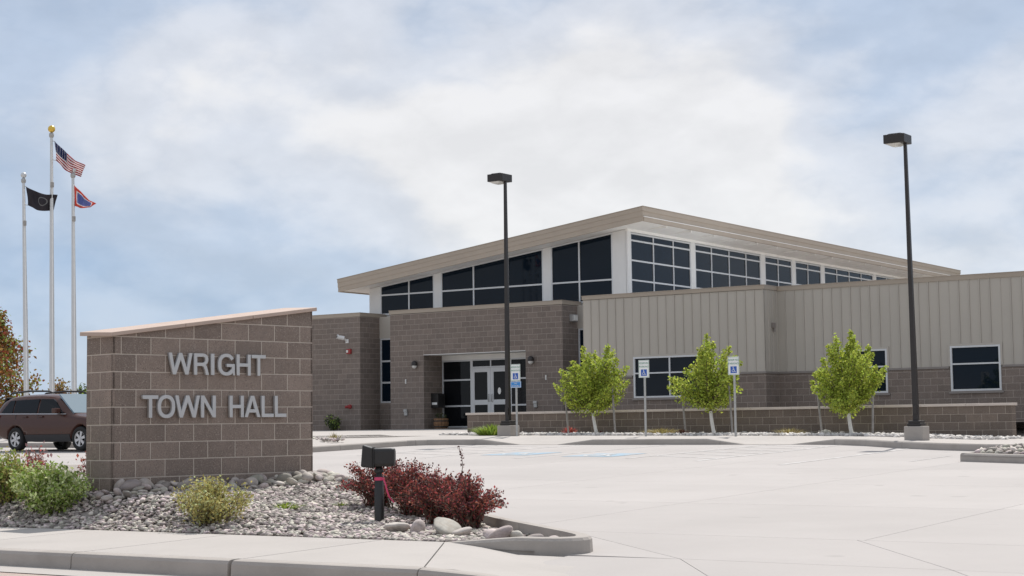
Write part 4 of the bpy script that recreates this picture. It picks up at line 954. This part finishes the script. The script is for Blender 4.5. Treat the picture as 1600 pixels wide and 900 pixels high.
def barberry(label, loc, n, R_, h, seed, m, m2):
    global rng; rng = np.random.default_rng(seed); t = thing('barberry_shrub', label, 'shrub', loc, 0, 'red barberry shrubs by the floodlight'); tw = MB(); C1 = []
    for k in range(n):
        a = rng.uniform(0, 6.283); q = rng.random()**.6; L = h*rng.uniform(.7, 1.15); tip = Vector((R_*q*math.cos(a), R_*q*math.sin(a), L*(1.02-.45*q*q))); mid = Vector((tip.x*.42, tip.y*.42, L*.62)); st = Vector((rng.normal(0,.07), rng.normal(0,.07), -.03))
        path = [st.lerp(mid, f).lerp(mid.lerp(tip, f), f) for f in [i/7 for i in range(8)]]; tw.tube(path, [.007-.005*i/7 for i in range(8)], 4)
        for j in range(int(36*L/h)):
            f = .12+.88*rng.random()**.8; i = min(6, int(f*7)); c = path[i].lerp(path[i+1], f*7-i); C1.append(c+Vector(rng.normal(0, .018, 3)))
    random.shuffle(C1); k = int(len(C1)*.55); tw.build('stems', M_bark, t); foliage('leaves', C1[:k], .032, m, t, aspect=.6); foliage('dark_leaves', C1[k:], .032, m2, t, aspect=.6)
for lab, u_, v_, n_, R_, h_, sd in (('dark red barberry shrub behind the black floodlight post', -12.05, 15.05, 150, .50, .56, 41), ('dark red barberry shrub between the floodlight and the brightest red barberry', -11.4, 14.85, 170, .52, .60, 42),
      ('bright red barberry shrub in the middle of the barberry row', -10.62, 14.30, 190, .50, .56, 43), ('red barberry shrub at the boulder end of the barberry row', -10.0, 13.95, 150, .42, .52, 44)):
    barberry(lab, (u_, v_, bz(u_, v_)-.02), n_, R_, h_, sd, M_barb, M_barb2)
t = thing('barberry_shoot', 'single tall thin barberry shoot rising above the red shrubs', 'plant', (-10.28, 14.2, bz(-10.28,14.2)), 0); rng = np.random.default_rng(5)
mb = MB(); path = [Vector((.02*math.sin(k*1.3), .015*math.cos(k), .83*k/8)) for k in range(9)]; mb.tube(path, [.007-.0005*k for k in range(9)], 5); mb.build('stem', M_bark, t)
foliage('leaves', [path[min(8, int(f*8))].lerp(path[min(8, int(f*8)+1)], f*8 % 1)+Vector(rng.normal(0,.014,3)) for f in rng.uniform(.25, 1, 60)], .034, M_barb2, t)
def tuft(name, label, loc, R_, h, n, m, seed, wdt=.012, cat='plant'):
    g = np.random.default_rng(seed); t = thing(name, label, cat, loc); mb = MB()
    for k in range(n):
        a = g.uniform(0, 6.283); q = g.random()**.7; st = Vector((R_*.5*q*math.cos(a), R_*.5*q*math.sin(a), -.03)); L = h*g.uniform(.6, 1.1)
        tip = st+Vector((math.cos(a)*R_*q*.8, math.sin(a)*R_*q*.8, L*(1-.35*q))); md = st.lerp(tip, .55)+Vector((0,0,L*.16)); sd = Vector((-math.sin(a), math.cos(a), 0))*wdt
        mb.add([st-sd, st+sd, md+sd*.8, md-sd*.8, tip], [(0,1,2,3),(3,2,4)])
    mb.build('blades', m, t)
    mb = MB(); mb.lathe([(R_*.45,-.03),(R_*.3,.015),(R_*.05,.03)], n=9); mb.build('crown', M_dry, t); return t
tuft('grass_clump', 'bright green grass clump at the left end of the low wall beside the lamp footing', (-27.35, 39.3, -.25), .62, .38, 520, M_grass, 51, .014, 'grass')
tuft('grass_clump', 'straw coloured dry grass patch at the foot of the middle parking sign', (-22.7, 40.9, -.29), .75, .24, 420, M_dry, 52, .012, 'grass')
tuft('grass_clump', 'thin straw grass tuft near the wall between the middle sign posts and the pear tree', (-19.0, 41.2, -.32), .5, .26, 160, M_dry, 53, .010, 'grass')
tuft('small_plant', 'small red leaved plant at the wall just right of the left lamp footing', (-26.0, 41.3, -.26), .26, .30, 90, M_barb, 54, .02)
tuft('small_plant', 'low dark red plant between dry grass and the middle tree', (-22.1, 40.9, -.29), .22, .20, 70, M_barb2, 55, .02)
tuft('small_plant', 'low dark red plant at the trunk foot of the tree nearest the entrance', (-24.75, 41.0, -.27), .18, .14, 60, M_barb2, 56, .02)
tuft('weed', 'spindly weed in the gravel strip left of the walkway', (-28.6, 33.9, -.32), .22, .30, 40, M_dry, 57, .010)
tuft('weed', 'low green weed in the pebbles between olive shrub and sign corner', (-12.55, 14.05, bz(-12.55,14.05)), .22, .10, 140, M_grass, 58, .008)
tuft('weed', 'tiny green weed in the pebbles at the foot of the dark red barberry', (-12.35, 14.75, bz(-12.35,14.75)), .10, .10, 60, M_grass, 59, .008)
shrub('dark_shrub', 'dark green shrub against the left block wing below the red inlet', (-43.15, 51.1, -.12), .45, .30, .62, 700, .09, M_dark, M_leaf_green, .3, 61, 30)
shrub('planter_flowers', 'sparse dark plants growing in the barrel planter', (-38.65, 52.15, .28), .22, .22, .28, 160, .06, M_dark, None, 0, 62, 14, cat='plant')
def big_tree(label, loc, h, R_, n, ms, seed, tr=.14, size=.14):
    g = np.random.default_rng(seed); global rng; rng = g; t = thing('tree', label, 'tree', loc); mb = MB(); lb = MB(); Cs = []
    mb.tube([Vector((0,0,-.3)), Vector((.05,0,h*.3)), Vector((0,.05,h*.6)), Vector((.05,0,h*.92))], [tr, tr*.8, tr*.5, tr*.15], 9); mb.build('trunk', M_bark, t)
    for k in range(46):
        f = .18+.8*g.random(); a = g.uniform(0, 6.283); rad = R_*math.sin(math.pi*(.12+.84*f)**.8)*g.uniform(.6, 1.12); st = Vector((0, 0, h*f*.8)); tip = Vector((rad*math.cos(a), rad*math.sin(a), h*f+rad*.25)); path = limb_path(st, tip, .06); lb.tube(path, [.03-.022*i/6 for i in range(7)], 4)
        for j in range(n//46):
            q = .3+.72*g.random()**.8; i = min(5, int(q*6)); c = path[i].lerp(path[i+1], min(1, q*6-i)); Cs.append(c+Vector(g.normal(0, .16, 3)))
    lb.build('limb', M_bark, t); random.shuffle(Cs); a0 = 0
    for m, fr in ms: b0 = a0+int(len(Cs)*fr); foliage('crown', Cs[a0:b0], size, m, t, aspect=.65); a0 = b0
    return t
big_tree('red and olive leaved tree beyond the brown car and flagpoles', (-51.75, 41.2, -.45), 5.1, 1.75, 11000, ((M_leaf_red, .50), (M_leaf_green, .18), (M_leaf_gold, .32)), 71)
big_tree('small gold leaved tree beyond the flagpoles, lower than its red neighbour', (-49.9, 43.2, -.45), 2.35, .75, 1100, ((M_leaf_gold, .8), (M_leaf_red, .2)), 72, .06, .12)
big_tree('tiny distant green tree beyond the car roof', (-85.0, 75.3, -.5), 3.5, .9, 900, ((M_dark, .6), (M_leaf_green, .4)), 73, .08, .22)
# ------------------------------------------------------------------ river cobbles
rng = np.random.default_rng(81); cm = []
for k in range(8):
    me = stones('cobble', [(0,0,0)], [1.0], M_cobble, 3, rng.uniform(.52, .75)); cm.append(me)
def cobble(u_, v_, r_, lab, grp, dz=0):
    o = link('cobble', cm[rng.integers(8)], None, (u_, v_, bz(u_, v_)+r_*.42+dz)); o.scale = (r_*rng.uniform(.85,1.25), r_*rng.uniform(.8,1.05), r_); o.rotation_euler = (rng.normal(0,.15), rng.normal(0,.15), rng.uniform(0,6.28)); return prop(o, lab, 'rock', grp)
def sp(s, b): q = SC+SU*s+SN*b; return q.x, q.y
def zone(s):
    for lim, txt in ((.55, 'smooth cobble at the sign corner next to the green shrub'), (1.15, 'smooth cobble at the sign foot below the word TOWN'), (1.75, 'smooth cobble at the sign foot half hidden by the olive shrub'), (2.35, 'smooth cobble at the sign foot below the word HALL')):
        if s < lim: return txt, 'cobbles along the sign foot'
    return ('smooth cobble in the heap at the tall end of the sign', 'cobbles heaped at the tall end') if s < 3.05 else ('smooth cobble scattered beyond the tall end of the sign', 'cobbles beyond the sign end')
def zc(s, b, r_, dz=0): cobble(*sp(s, b), r_, *zone(s), dz)
for k in range(84):
    s = -.25+3.4*((k+.5)/84)+rng.normal(0,.03); lay = k % 3; zc(s, .09+.13*lay+rng.uniform(-.04,.04), rng.uniform(.04,.085)*(1-.1*lay), .04-.02*lay)
for k in range(22): zc(2.25+.95*rng.random(), .08+.40*rng.random(), rng.uniform(.045,.085), rng.uniform(.0,.05))
for k in range(18): zc(3.08+1.0*rng.random(), .1+.8*rng.random(), rng.uniform(.045,.085))
for s, b, r_ in ((.15,.16,.10),(.62,.14,.085),(.86,.18,.105),(1.12,.15,.09)): zc(s, b, r_, .03)
for u_, v_, r_, lab in ((-10.32,13.17,.135,'blue grey boulder at the left of the boulder group below the red shrubs'),(-10.10,13.22,.115,'pale boulder between the blue grey and the tan boulder'),(-9.75,13.22,.17,'large tan boulder with flat top below the red shrubs'),(-9.50,13.12,.10,'small pale boulder touching the large tan boulder'),
                        (-9.02,12.98,.10,'low flat pale stone left of the speckled boulder'),(-8.85,12.80,.15,'speckled grey boulder near the kerb nose'),(-8.72,12.92,.12,'upright pale boulder behind the speckled boulder'),(-8.55,12.95,.12,'pale boulder leaning at the right of the speckled boulder'),(-8.33,12.92,.10,'dark round stone inside the kerb nose'),(-8.17,12.86,.085,'small tan stone at the tip of the kerb nose')):
    cobble(u_, v_, r_*.80, lab, None)
# pale rocks along the wall and in the islands
def strip_stones(name, label, fn, n, u0, u1, v0, v1, s0, s1, m, keep=None):
    P = []; Z = []
    while len(P) < n:
        u_, v_ = rng.uniform(u0, u1), rng.uniform(v0, v1)
        if keep and not keep(u_, v_): continue
        s = rng.uniform(s0, s1); P.append((u_, v_, fn(u_, v_)+s*.2)); Z.append(s)
    o = link(name, stones(name, P, Z, m, 1, .7)); prop(o, label, 'rocks', kind='stuff')
strip_stones('gravel', 'pale crushed rock strip along the foot of the low block wall', plaza, 2600, -29.6, -12.9, 39.6, 41.98, .03, .085, M_white_rock)
strip_stones('gravel', 'grey stones in the strip left of the walkway ramp', lambda u, v: plaza(u, v)-.04, 420, -34, -27.9, 33.0, 34.3, .03, .07, M_pebble, lambda u, v: v < 33.6+(-u-28)*.1)
ISL = [(-10.1,28.9),(-8.8,28.3),(-4,26.4),(4,24),(4,31.6),(-8.6,31.5),(-9.6,31.0),(-10.05,30.2)]
isl = thing('island_kerb', None, None); isl['kind'] = 'structure'; kerb_line(isl, [(u, v, .15) for u, v in ISL[::1]]+[(*ISL[0], .15)], .16, 1, lot, step=2.6)
mb = MB(); mb.add([(u, v, lot(u, v)+.10) for u, v in ISL], [tuple(range(len(ISL)))]); o = mb.build('island_bed', M_bed); o['kind'] = 'structure'
strip_stones('gravel', 'grey river stones filling the kerbed island at the edge of the lot', lambda u, v: lot(u, v)+.11+.10*sstep(edge_d(ISL, u, v)/.8), 1100, -10, -5.0, 27, 31.4, .04, .09, M_pebble, lambda u, v: inside(ISL, u, v) and edge_d(ISL, u, v) > .2)
o = link('white_stone', cm[2], None, (-17.75, 40.7, plaza(-17.75,40.7)+.05)); o.scale = (.14,.10,.09); prop(o, 'single white stone lying left of the pear shaped tree trunk', 'rock')
# ------------------------------------------------------------------ floodlight in the bed
FU, FV = -11.2, 14.0
t = thing('floodlight', 'black hooded floodlight on a short round post in the gravel bed', 'floodlight', (FU, FV, bz(FU,FV)-.02), math.radians(34))
mb = MB(); mb.lathe([(.052,-.05),(.052,.37),(.047,.375),(.045,.50),(.032,.51),(.032,.56)], n=16); mb.build('post', M_black, t)
mb = MB(); mb.lathe([(.045,.535),(.052,.55),(.04,.58),(.03,.60)], n=14); mb.build('knuckle', M_black, t)
mb = MB(); mb.bbox(-.075,.175,-.10,.10,.60,.795,.035); mb.build('lamp_body', M_black, t)
mb = MB(); mb.prism([(-.055,.585),(-.185,.60),(-.165,.835),(-.055,.80)], 'y', -.115, .115); hd = mb.build('hood', M_black, t, fix=True); bv = hd.modifiers.new('b', 'BEVEL'); bv.width = .018; bv.segments = 3
mb = MB(); mb.bbox(-.058,-.046,-.118,.118,.588,.808,.004); mb.build('bezel', M_black, t)
t = thing('ribbon', 'pink ribbon tied round the floodlight post', 'ribbon', (FU, FV, bz(FU,FV)-.02), math.radians(34))
mb = MB(); mb.lathe([(.049,.455),(.052,.47),(.049,.49)], n=16); mb.build('knot_band', M_pinkrib, t)
mb = MB(); P = [(.045,-.035,.475),(.07,-.05,.42),(.085,-.052,.35),(.11,-.05,.28),(.16,-.045,.22)]
V = []
for q in P: V += [(q[0]-.008, q[1], q[2]), (q[0]+.008, q[1]-.004, q[2]+.004)]
mb.add(V, [(2*i, 2*i+1, 2*i+3, 2*i+2) for i in range(4)]); mb.add([(q[0], q[1]+.0015, q[2]) for q in V], [(2*i+2, 2*i+3, 2*i+1, 2*i) for i in range(4)]); mb.build('tail', M_pinkrib, t)
# ------------------------------------------------------------------ flagpoles and flags
def flagpole(label, base, tip, ball, m_ball):
    t = thing('flagpole', label, 'flagpole', base, 0, 'flagpoles beyond the car'); d = Vector(tip)-Vector(base); H = d.z
    def at(z): return d*(z/H)
    mb = MB(); mb.tube([at(0)-Vector((0,0,.2)), at(H*.5), at(H)], [.095,.08,.05], 12); mb.build('pole', M_alu, t)
    mb = MB(); mb.lathe([(.16,0),(.15,.08),(.10,.12)], (0,0,-.02), 14); mb.build('collar', M_alu, t)
    mb = MB(); mb.lathe([(.055,-.05),(.085,.0),(.085,.09),(.04,.13)], at(H), 10); tr = mb.build('truck', M_galv, t)
    mb = MB(); mb.lathe([(.02,.10)]+[(ball*math.sin(a), .13+ball-ball*math.cos(a)) for a in [math.pi*k/10 for k in range(1, 10)]], at(H), 14); mb.build('ball', m_ball, t)
    mb = MB(); mb.tube([at(H*.97)+Vector((.08,-.05,0)), at(H*.5)+Vector((.11,-.07,0)), at(1.2)+Vector((.12,-.08,0))], .012, 5); mb.build('halyard', M_soffit, t)
    mb = MB(); mb.bbox(-.04,.04,-.05,.05,-.09,.09,.015); mb.build('clip', M_stake, t, at(H*.84)+Vector((.10,-.06,0)))
    return t
GP = -.45
flagpole('silver flagpole flying the dark flag', (-45.58, 37.98, GP), (-45.76, 37.86, 8.576), .10, M_alu)
flagpole('tallest flagpole with a gold ball on top', (-44.88, 38.46, GP), (-44.98, 38.39, 10.139), .125, M_gold)
flagpole('silver flagpole flying the red bordered blue flag', (-44.25, 38.88, GP), (-44.36, 38.81, 8.73), .10, M_alu)
def flag_mat(kind):
    m = bpy.data.materials.new('flag_'+kind); m.use_nodes = True; t = m.node_tree; t.nodes.clear(); L = t.links.new
    def n(ty, **k): return N(ty, nt=t, **k)
    def mt(op, a, b=None):
        q = n('ShaderNodeMath', operation=op)
        for j, x in enumerate((a, b)):
            if x is None: continue
            if isinstance(x, (int, float)): q.inputs[j].default_value = x
            else: L(x, q.inputs[j])
        return q.outputs[0]
    def mixc(f, a, b):
        q = n('ShaderNodeMixRGB'); L(f, q.inputs['Fac'])
        for k, x in (('Color1', a), ('Color2', b)):
            if isinstance(x, tuple): q.inputs[k].default_value = (*x, 1)
            else: L(x, q.inputs[k])
        return q.outputs[0]
    uv = n('ShaderNodeUVMap'); sp_ = n('ShaderNodeSeparateXYZ'); L(uv.outputs[0], sp_.inputs[0]); x, y = sp_.outputs[0], sp_.outputs[1]
    red, white, blue = (.46, .045, .065), (.80, .78, .78), (.03, .045, .15)
    if kind == 'stripes':
        st = mt('GREATER_THAN', mt('FRACT', mt('MULTIPLY', y, 6.5)), .5); c = mixc(st, red, white)
        fx, fy = mt('SUBTRACT', mt('FRACT', mt('MULTIPLY', x, 15)), .5), mt('SUBTRACT', mt('FRACT', mt('MULTIPLY', y, 13)), .5)
        star = mt('LESS_THAN', mt('ADD', mt('MULTIPLY', fx, fx), mt('MULTIPLY', fy, fy)), .035); can = mixc(star, blue, white)
        c = mixc(mt('MULTIPLY', mt('LESS_THAN', x, .4), mt('GREATER_THAN', y, .4615)), c, can)
    elif kind == 'border':
        e = mt('MINIMUM', mt('MULTIPLY', mt('MINIMUM', x, mt('SUBTRACT', 1, x)), 1.45), mt('MINIMUM', y, mt('SUBTRACT', 1, y)))
        c = mixc(mt('GREATER_THAN', e, .15), (.66, .13, .09), mixc(mt('GREATER_THAN', e, .21), white, (.20, .24, .50)))
    else:
        dx, dy = mt('MULTIPLY', mt('SUBTRACT', x, .56), 1.4), mt('SUBTRACT', y, .56); rr = mt('SQRT', mt('ADD', mt('MULTIPLY', dx, dx), mt('MULTIPLY', dy, dy)))
        ring_ = mt('MULTIPLY', mt('LESS_THAN', rr, .25), mt('GREATER_THAN', rr, .20)); c = mixc(ring_, (.062, .055, .066), (.26, .26, .26))
    b = n('ShaderNodeBsdfPrincipled', i={'Roughness': .8}); L(c, b.inputs['Base Color']); tr = n('ShaderNodeBsdfTranslucent'); L(c, tr.inputs[0]); mx = n('ShaderNodeMixShader', i={'Fac': .5}); L(b.outputs[0], mx.inputs[1]); L(tr.outputs[0], mx.inputs[2])
    out = n('ShaderNodeOutputMaterial'); L(mx.outputs[0], out.inputs[0]); return m
RT = Vector((math.cos(TB), math.sin(TB), 0)); DP = Vector((-math.sin(TB), math.cos(TB), 0))
def flag(label, base, A, B, Cc, D, kind, wav, sag=0, grp=None):
    """A hoist top, B hoist foot, Cc fly top, D fly foot: (along the wind, height)"""
    t = thing('flag', label, 'flag', base, 0, grp); nx, ny = 28, 18; V = []; F = []; UV = []
    for j in range(ny+1):
        for i in range(nx+1):
            x, y = i/nx, j/ny; P = [(A[k]*(1-x)+Cc[k]*x)*y+(B[k]*(1-x)+D[k]*x)*(1-y) for k in (0, 1)]
            w_ = wav*math.sin(8.5*x-2.2*y+.8)*min(1, x*2.2)+.4*wav*math.sin(15*x+5*y); z = P[1]-sag*math.sin(math.pi*x)+.35*w_*math.sin(3*x); V.append(tuple(RT*(P[0]+.10*w_*y)+DP*w_*1.6+Vector((0,0,z))))
            UV.append((x, y))
    F = [(j*(nx+1)+i, j*(nx+1)+i+1, (j+1)*(nx+1)+i+1, (j+1)*(nx+1)+i) for j in range(ny) for i in range(nx)]
    mb = MB(); mb.add(V, F, 0, True); me = mb.mesh('cloth', flag_mat(kind)); ul = me.uv_layers.new(name='UVMap')
    for lp in me.loops: ul.data[lp.index].uv = UV[lp.vertex_index]
    o = link('cloth', me, t); sd = o.modifiers.new('s', 'SOLIDIFY'); sd.thickness = .004
    mb = MB(); mb.tube([RT*A[0]+Vector((0,0,A[1])), RT*(A[0]-.10)+Vector((0,0,A[1]+.02))], .012, 6); mb.tube([RT*B[0]+Vector((0,0,B[1])), RT*(B[0]-.10)+Vector((0,0,B[1]+.02))], .012, 6); mb.build('snap_hooks', M_galv, t)
flag('stars and stripes flag drooping from the tallest flagpole', (-44.97, 38.37, 9.30), (.13,.66), (.17,.0), (1.14,-.16), (1.02,-.58), 'stripes', .075, .10)
flag('black flag with pale round emblem on the flagpole nearest the red tree', (-45.74, 37.84, 7.70), (.10,.70), (.16,.06), (1.14,.42), (1.03,-.12), 'ring', .06, .10)
flag('red bordered blue state flag folded to a point on a silver flagpole', (-44.35, 38.79, 7.70), (.07,.72), (.07,.02), (.78,.10), (.62,-.02), 'border', .06, .06)
# ------------------------------------------------------------------ the parked car
def car():
    t = thing('parked_car', 'dark brown estate car with roof rails parked behind the sign', 'car', (0, 0, 0))
    # local: x forward, y left, z up; wheelbase 2.74, rear axle at x=0
    ST_ = [(-1.00,.45,.80,.98,1.08,.70,.62),(-.93,.36,.88,1.02,1.30,.80,.66),(-.72,.30,.90,1.04,1.53,.84,.66),(-.30,.26,.91,1.04,1.60,.86,.66),(.35,.24,.91,1.03,1.62,.87,.66),(1.05,.24,.91,1.01,1.61,.87,.66),(1.55,.24,.91,.99,1.55,.87,.64),
           (2.00,.24,.91,.985,1.29,.87,.66),(2.38,.25,.91,.975,1.00,.87,.80),(2.75,.26,.90,.95,.965,.84,.70),(3.15,.28,.88,.90,.92,.80,.66),(3.48,.34,.80,.80,.82,.70,.55),(3.62,.44,.66,.66,.68,.55,.42)]
    V = []; n = 14
    for (x, zb, hw, zbelt, zr, wb, wr) in ST_:
        half = [(0, zb), (hw*.80, zb), (hw*.97, zb+.10), (hw, zb+(zbelt-zb)*.5), (hw*.965, zbelt), (wr+.06 if zr-zbelt > .2 else hw*.80, zbelt+(zr-zbelt)*.80), (wr*.86, zr-.012), (0, zr+.012)]
        ring_ = [(x, -y, z) for y, z in half]+[(x, y, z) for y, z in half[-2:0:-1]]; V += ring_
    m = len(ST_); mb = MB(); F = [(i*n+k, i*n+(k+1) % n, (i+1)*n+(k+1) % n, (i+1)*n+k) for i in range(m-1) for k in range(n)]
    mb.add(V, F+[tuple(range(n))[::-1], tuple(range((m-1)*n, m*n))], 0, True); body = mb.build('body', [M_paint, M_plastic], t, fix=True); sf = body.modifiers.new('s', 'SUBSURF'); sf.levels = sf.render_levels = 2
    cuts = []
    for x in (0, 2.74):
        cb = MB(); cb.tube([(x, -1.3, .335), (x, 1.3, .335)], .395, 28); c_ = cb.build('cut', M_plastic, None, fix=True); cuts.append(c_)
        bo = body.modifiers.new('c', 'BOOLEAN'); bo.object = c_; bo.operation = 'DIFFERENCE'; bo.solver = 'EXACT'
    dg = bpy.context.evaluated_depsgraph_get(); dg.update(); me = bpy.data.meshes.new_from_object(body.evaluated_get(dg)); body.modifiers.clear(); body.data = me
    for c_ in cuts: bpy.data.objects.remove(c_)
    for q in me.polygons: q.material_index = 0
    def side(poly, s, off, m, name, par=t, th=.02):       # panel laid on the flank: poly of (x, z); follows the flank's lean
        def yy(x, z):
            for a, b in zip(ST_, ST_[1:]):
                if a[0] <= x <= b[0]:
                    f = (x-a[0])/(b[0]-a[0]); q = [a[i]*(1-f)+b[i]*f for i in range(7)]; break
            _, zb, hw, zbelt, zr, wb, wr = q; zm = zb+(zbelt-zb)*.5; zt = zbelt+(zr-zbelt)*.80
            if z < zb+.1: return hw*.9
            if z < zm: return hw*(.97+.03*(z-zb-.1)/max(.01, zm-zb-.1))
            if z < zbelt: return hw*(1-.035*(z-zm)/(zbelt-zm))
            return hw*.965+(wr+.06-hw*.965)*min(1, (z-zbelt)/max(.01, zt-zbelt))
        g = MB(); k = len(poly); A_ = [(x, s*(yy(x, z)+off), z) for x, z in poly]; B_ = [(x, s*(yy(x, z)-th), z) for x, z in poly]
        g.add(A_+B_, [tuple(range(k)), tuple(range(k, 2*k))[::-1]]+[(i, k+i, k+(i+1) % k, (i+1) % k) for i in range(k)]); return g.build(name, m, par, fix=True)
    for s in (-1, 1):
        for nm, poly in (('quarter_window', [(-.68,1.09),(-.18,1.085),(-.20,1.44),(-.42,1.43)]), ('rear_window', [(-.13,1.085),(.88,1.065),(.86,1.46),(-.15,1.44)]), ('front_window', [(.95,1.065),(2.02,1.045),(1.90,1.10),(1.52,1.40),(1.42,1.45),(.93,1.46)])): side(poly, s, .006, M_carglass, nm)
        for poly in ([(-.72,1.055),(2.1,1.015),(2.1,1.035),(-.72,1.075)],): side(poly, s, .010, M_rim, 'belt_moulding')
        for poly in ([(.42,.26),(2.32,.26),(2.32,.46),(.42,.46)],): side(poly, s, .022, M_plastic, 'sill_cladding')
        for x0, x1 in ((.30, .34), (.98, 1.01)): side([(x0, .98), (x0+.20, .98), (x0+.20, .945), (x0, .945)], s, .03, M_paint, 'door_handle')
        for x0 in (.93, 1.98, -.02): side([(x0, .50), (x0+.012, .50), (x0+.012, 1.03), (x0, 1.03)], s, .002, M_plastic, 'door_gap', th=.004)
        g = MB(); g.bbox(1.72,1.90,s*.95-.09,s*.95+.09,1.05,1.19,.03); g.build('wing_mirror', M_paint, t)
        g = MB(); g.tube([(-.62,s*.60,1.60),(-.5,s*.60,1.665),(.3,s*.61,1.70),(1.1,s*.61,1.68),(1.3,s*.60,1.62)], [.02,.025,.028,.025,.02], 8); g.build('roof_rail', M_black, t)
        side([(-.96,.86),(-.78,.88),(-.72,1.02),(-.88,1.05)], s, .012, M_red, 'tail_light')
        side([(3.05,.66),(3.42,.64),(3.40,.76),(3.02,.82)], s, .010, M_lens, 'headlight')
        for x in (0, 2.74):
            wn = link('wheel', None, t, (x, s*.80, .335)); 
            g = MB(); R_ = .335; prof = [(.215,-.10),(.30,-.11),(.33,-.085),(R_,-.04),(R_,.04),(.33,.085),(.30,.11),(.215,.10)]; k = 28
            VV = [(rr*math.cos(2*math.pi*i/k), y, rr*math.sin(2*math.pi*i/k)) for rr, y in prof for i in range(k)]; nP = len(prof)
            g.add(VV, [(j*k+i, j*k+(i+1) % k, ((j+1) % nP)*k+(i+1) % k, ((j+1) % nP)*k+i) for j in range(nP) for i in range(k)], 0, True); wn.data if False else None
            bpy.data.objects.remove(wn); wn = g.build('wheel', M_tyre, t, (x, s*.80, .335), fix=True)
            g = MB(); g.tube([(0,-s*.02,0),(0,s*.015,0)], .213, 24); g.build('wheel_back', M_plastic, wn)
            g = MB(); yo = s*.085
            g.tube([(0,s*.02,0),(0,yo+.01*s,0)], .045, 12)
            for i in range(6):
                a = 2*math.pi*i/6+.3; dx, dz = math.cos(a), math.sin(a); px, pz = -dz, dx
                q = [(dx*.035+px*.030, dz*.035+pz*.030), (dx*.205+px*.042, dz*.205+pz*.042), (dx*.205-px*.042, dz*.205-pz*.042), (dx*.035-px*.030, dz*.035-pz*.030)]
                g.add([(a_, s*.055, b_) for a_, b_ in q]+[(a_, yo, b_) for a_, b_ in q], [(0,1,2,3),(7,6,5,4),(0,4,5,1),(1,5,6,2),(2,6,7,3),(3,7,4,0)])
            VV = [(rr*math.cos(2*math.pi*i/k), s*y, rr*math.sin(2*math.pi*i/k)) for rr, y in ((.198,.02),(.198,.09),(.218,.098),(.218,.02)) for i in range(k)]
            g.add(VV, [(j*k+i, j*k+(i+1) % k, ((j+1) % 4)*k+(i+1) % k, ((j+1) % 4)*k+i) for j in range(4) for i in range(k)], 0, True); g.build('rim', M_rim, wn, fix=True)
    # windscreen and tailgate glass
    g = MB(); A_ = [(1.53,-.60,1.575),(1.53,.60,1.575),(2.33,.76,1.035),(2.33,-.76,1.035)]; nrm = Vector((.56,0,.83)); g.add([tuple(Vector(q)+nrm*.028) for q in A_]+[tuple(Vector(q)-nrm*.02) for q in A_], [(0,1,2,3),(7,6,5,4),(0,4,5,1),(1,5,6,2),(2,6,7,3),(3,7,4,0)]); g.build('windscreen', M_screen, t, fix=True)
    g = MB(); A_ = [(-.76,-.58,1.53),(-.76,.58,1.53),(-.965,.70,1.12),(-.965,-.70,1.12)]; nrm = Vector((-.9,0,.43)); g.add([tuple(Vector(q)+nrm*.03) for q in A_]+[tuple(Vector(q)-nrm*.02) for q in A_], [(0,1,2,3),(7,6,5,4),(0,4,5,1),(1,5,6,2),(2,6,7,3),(3,7,4,0)]); g.build('tailgate_glass', M_carglass, t, fix=True)
    g = MB(); g.bbox(-1.08,-.88,-.84,.84,.36,.60,.05); g.build('rear_bumper', M_plastic, t)
    return t
c = car(); hdg = math.radians(-1)
near = Vector((-38.62, 31.85)); off = Vector((math.cos(hdg+math.pi/2), math.sin(hdg+math.pi/2)))*.80
ctr = near+off; c.location = (ctr.x, ctr.y, lot(ctr.x, ctr.y)-.003); c.rotation_euler = (math.atan(-LB)*0, 0, hdg)
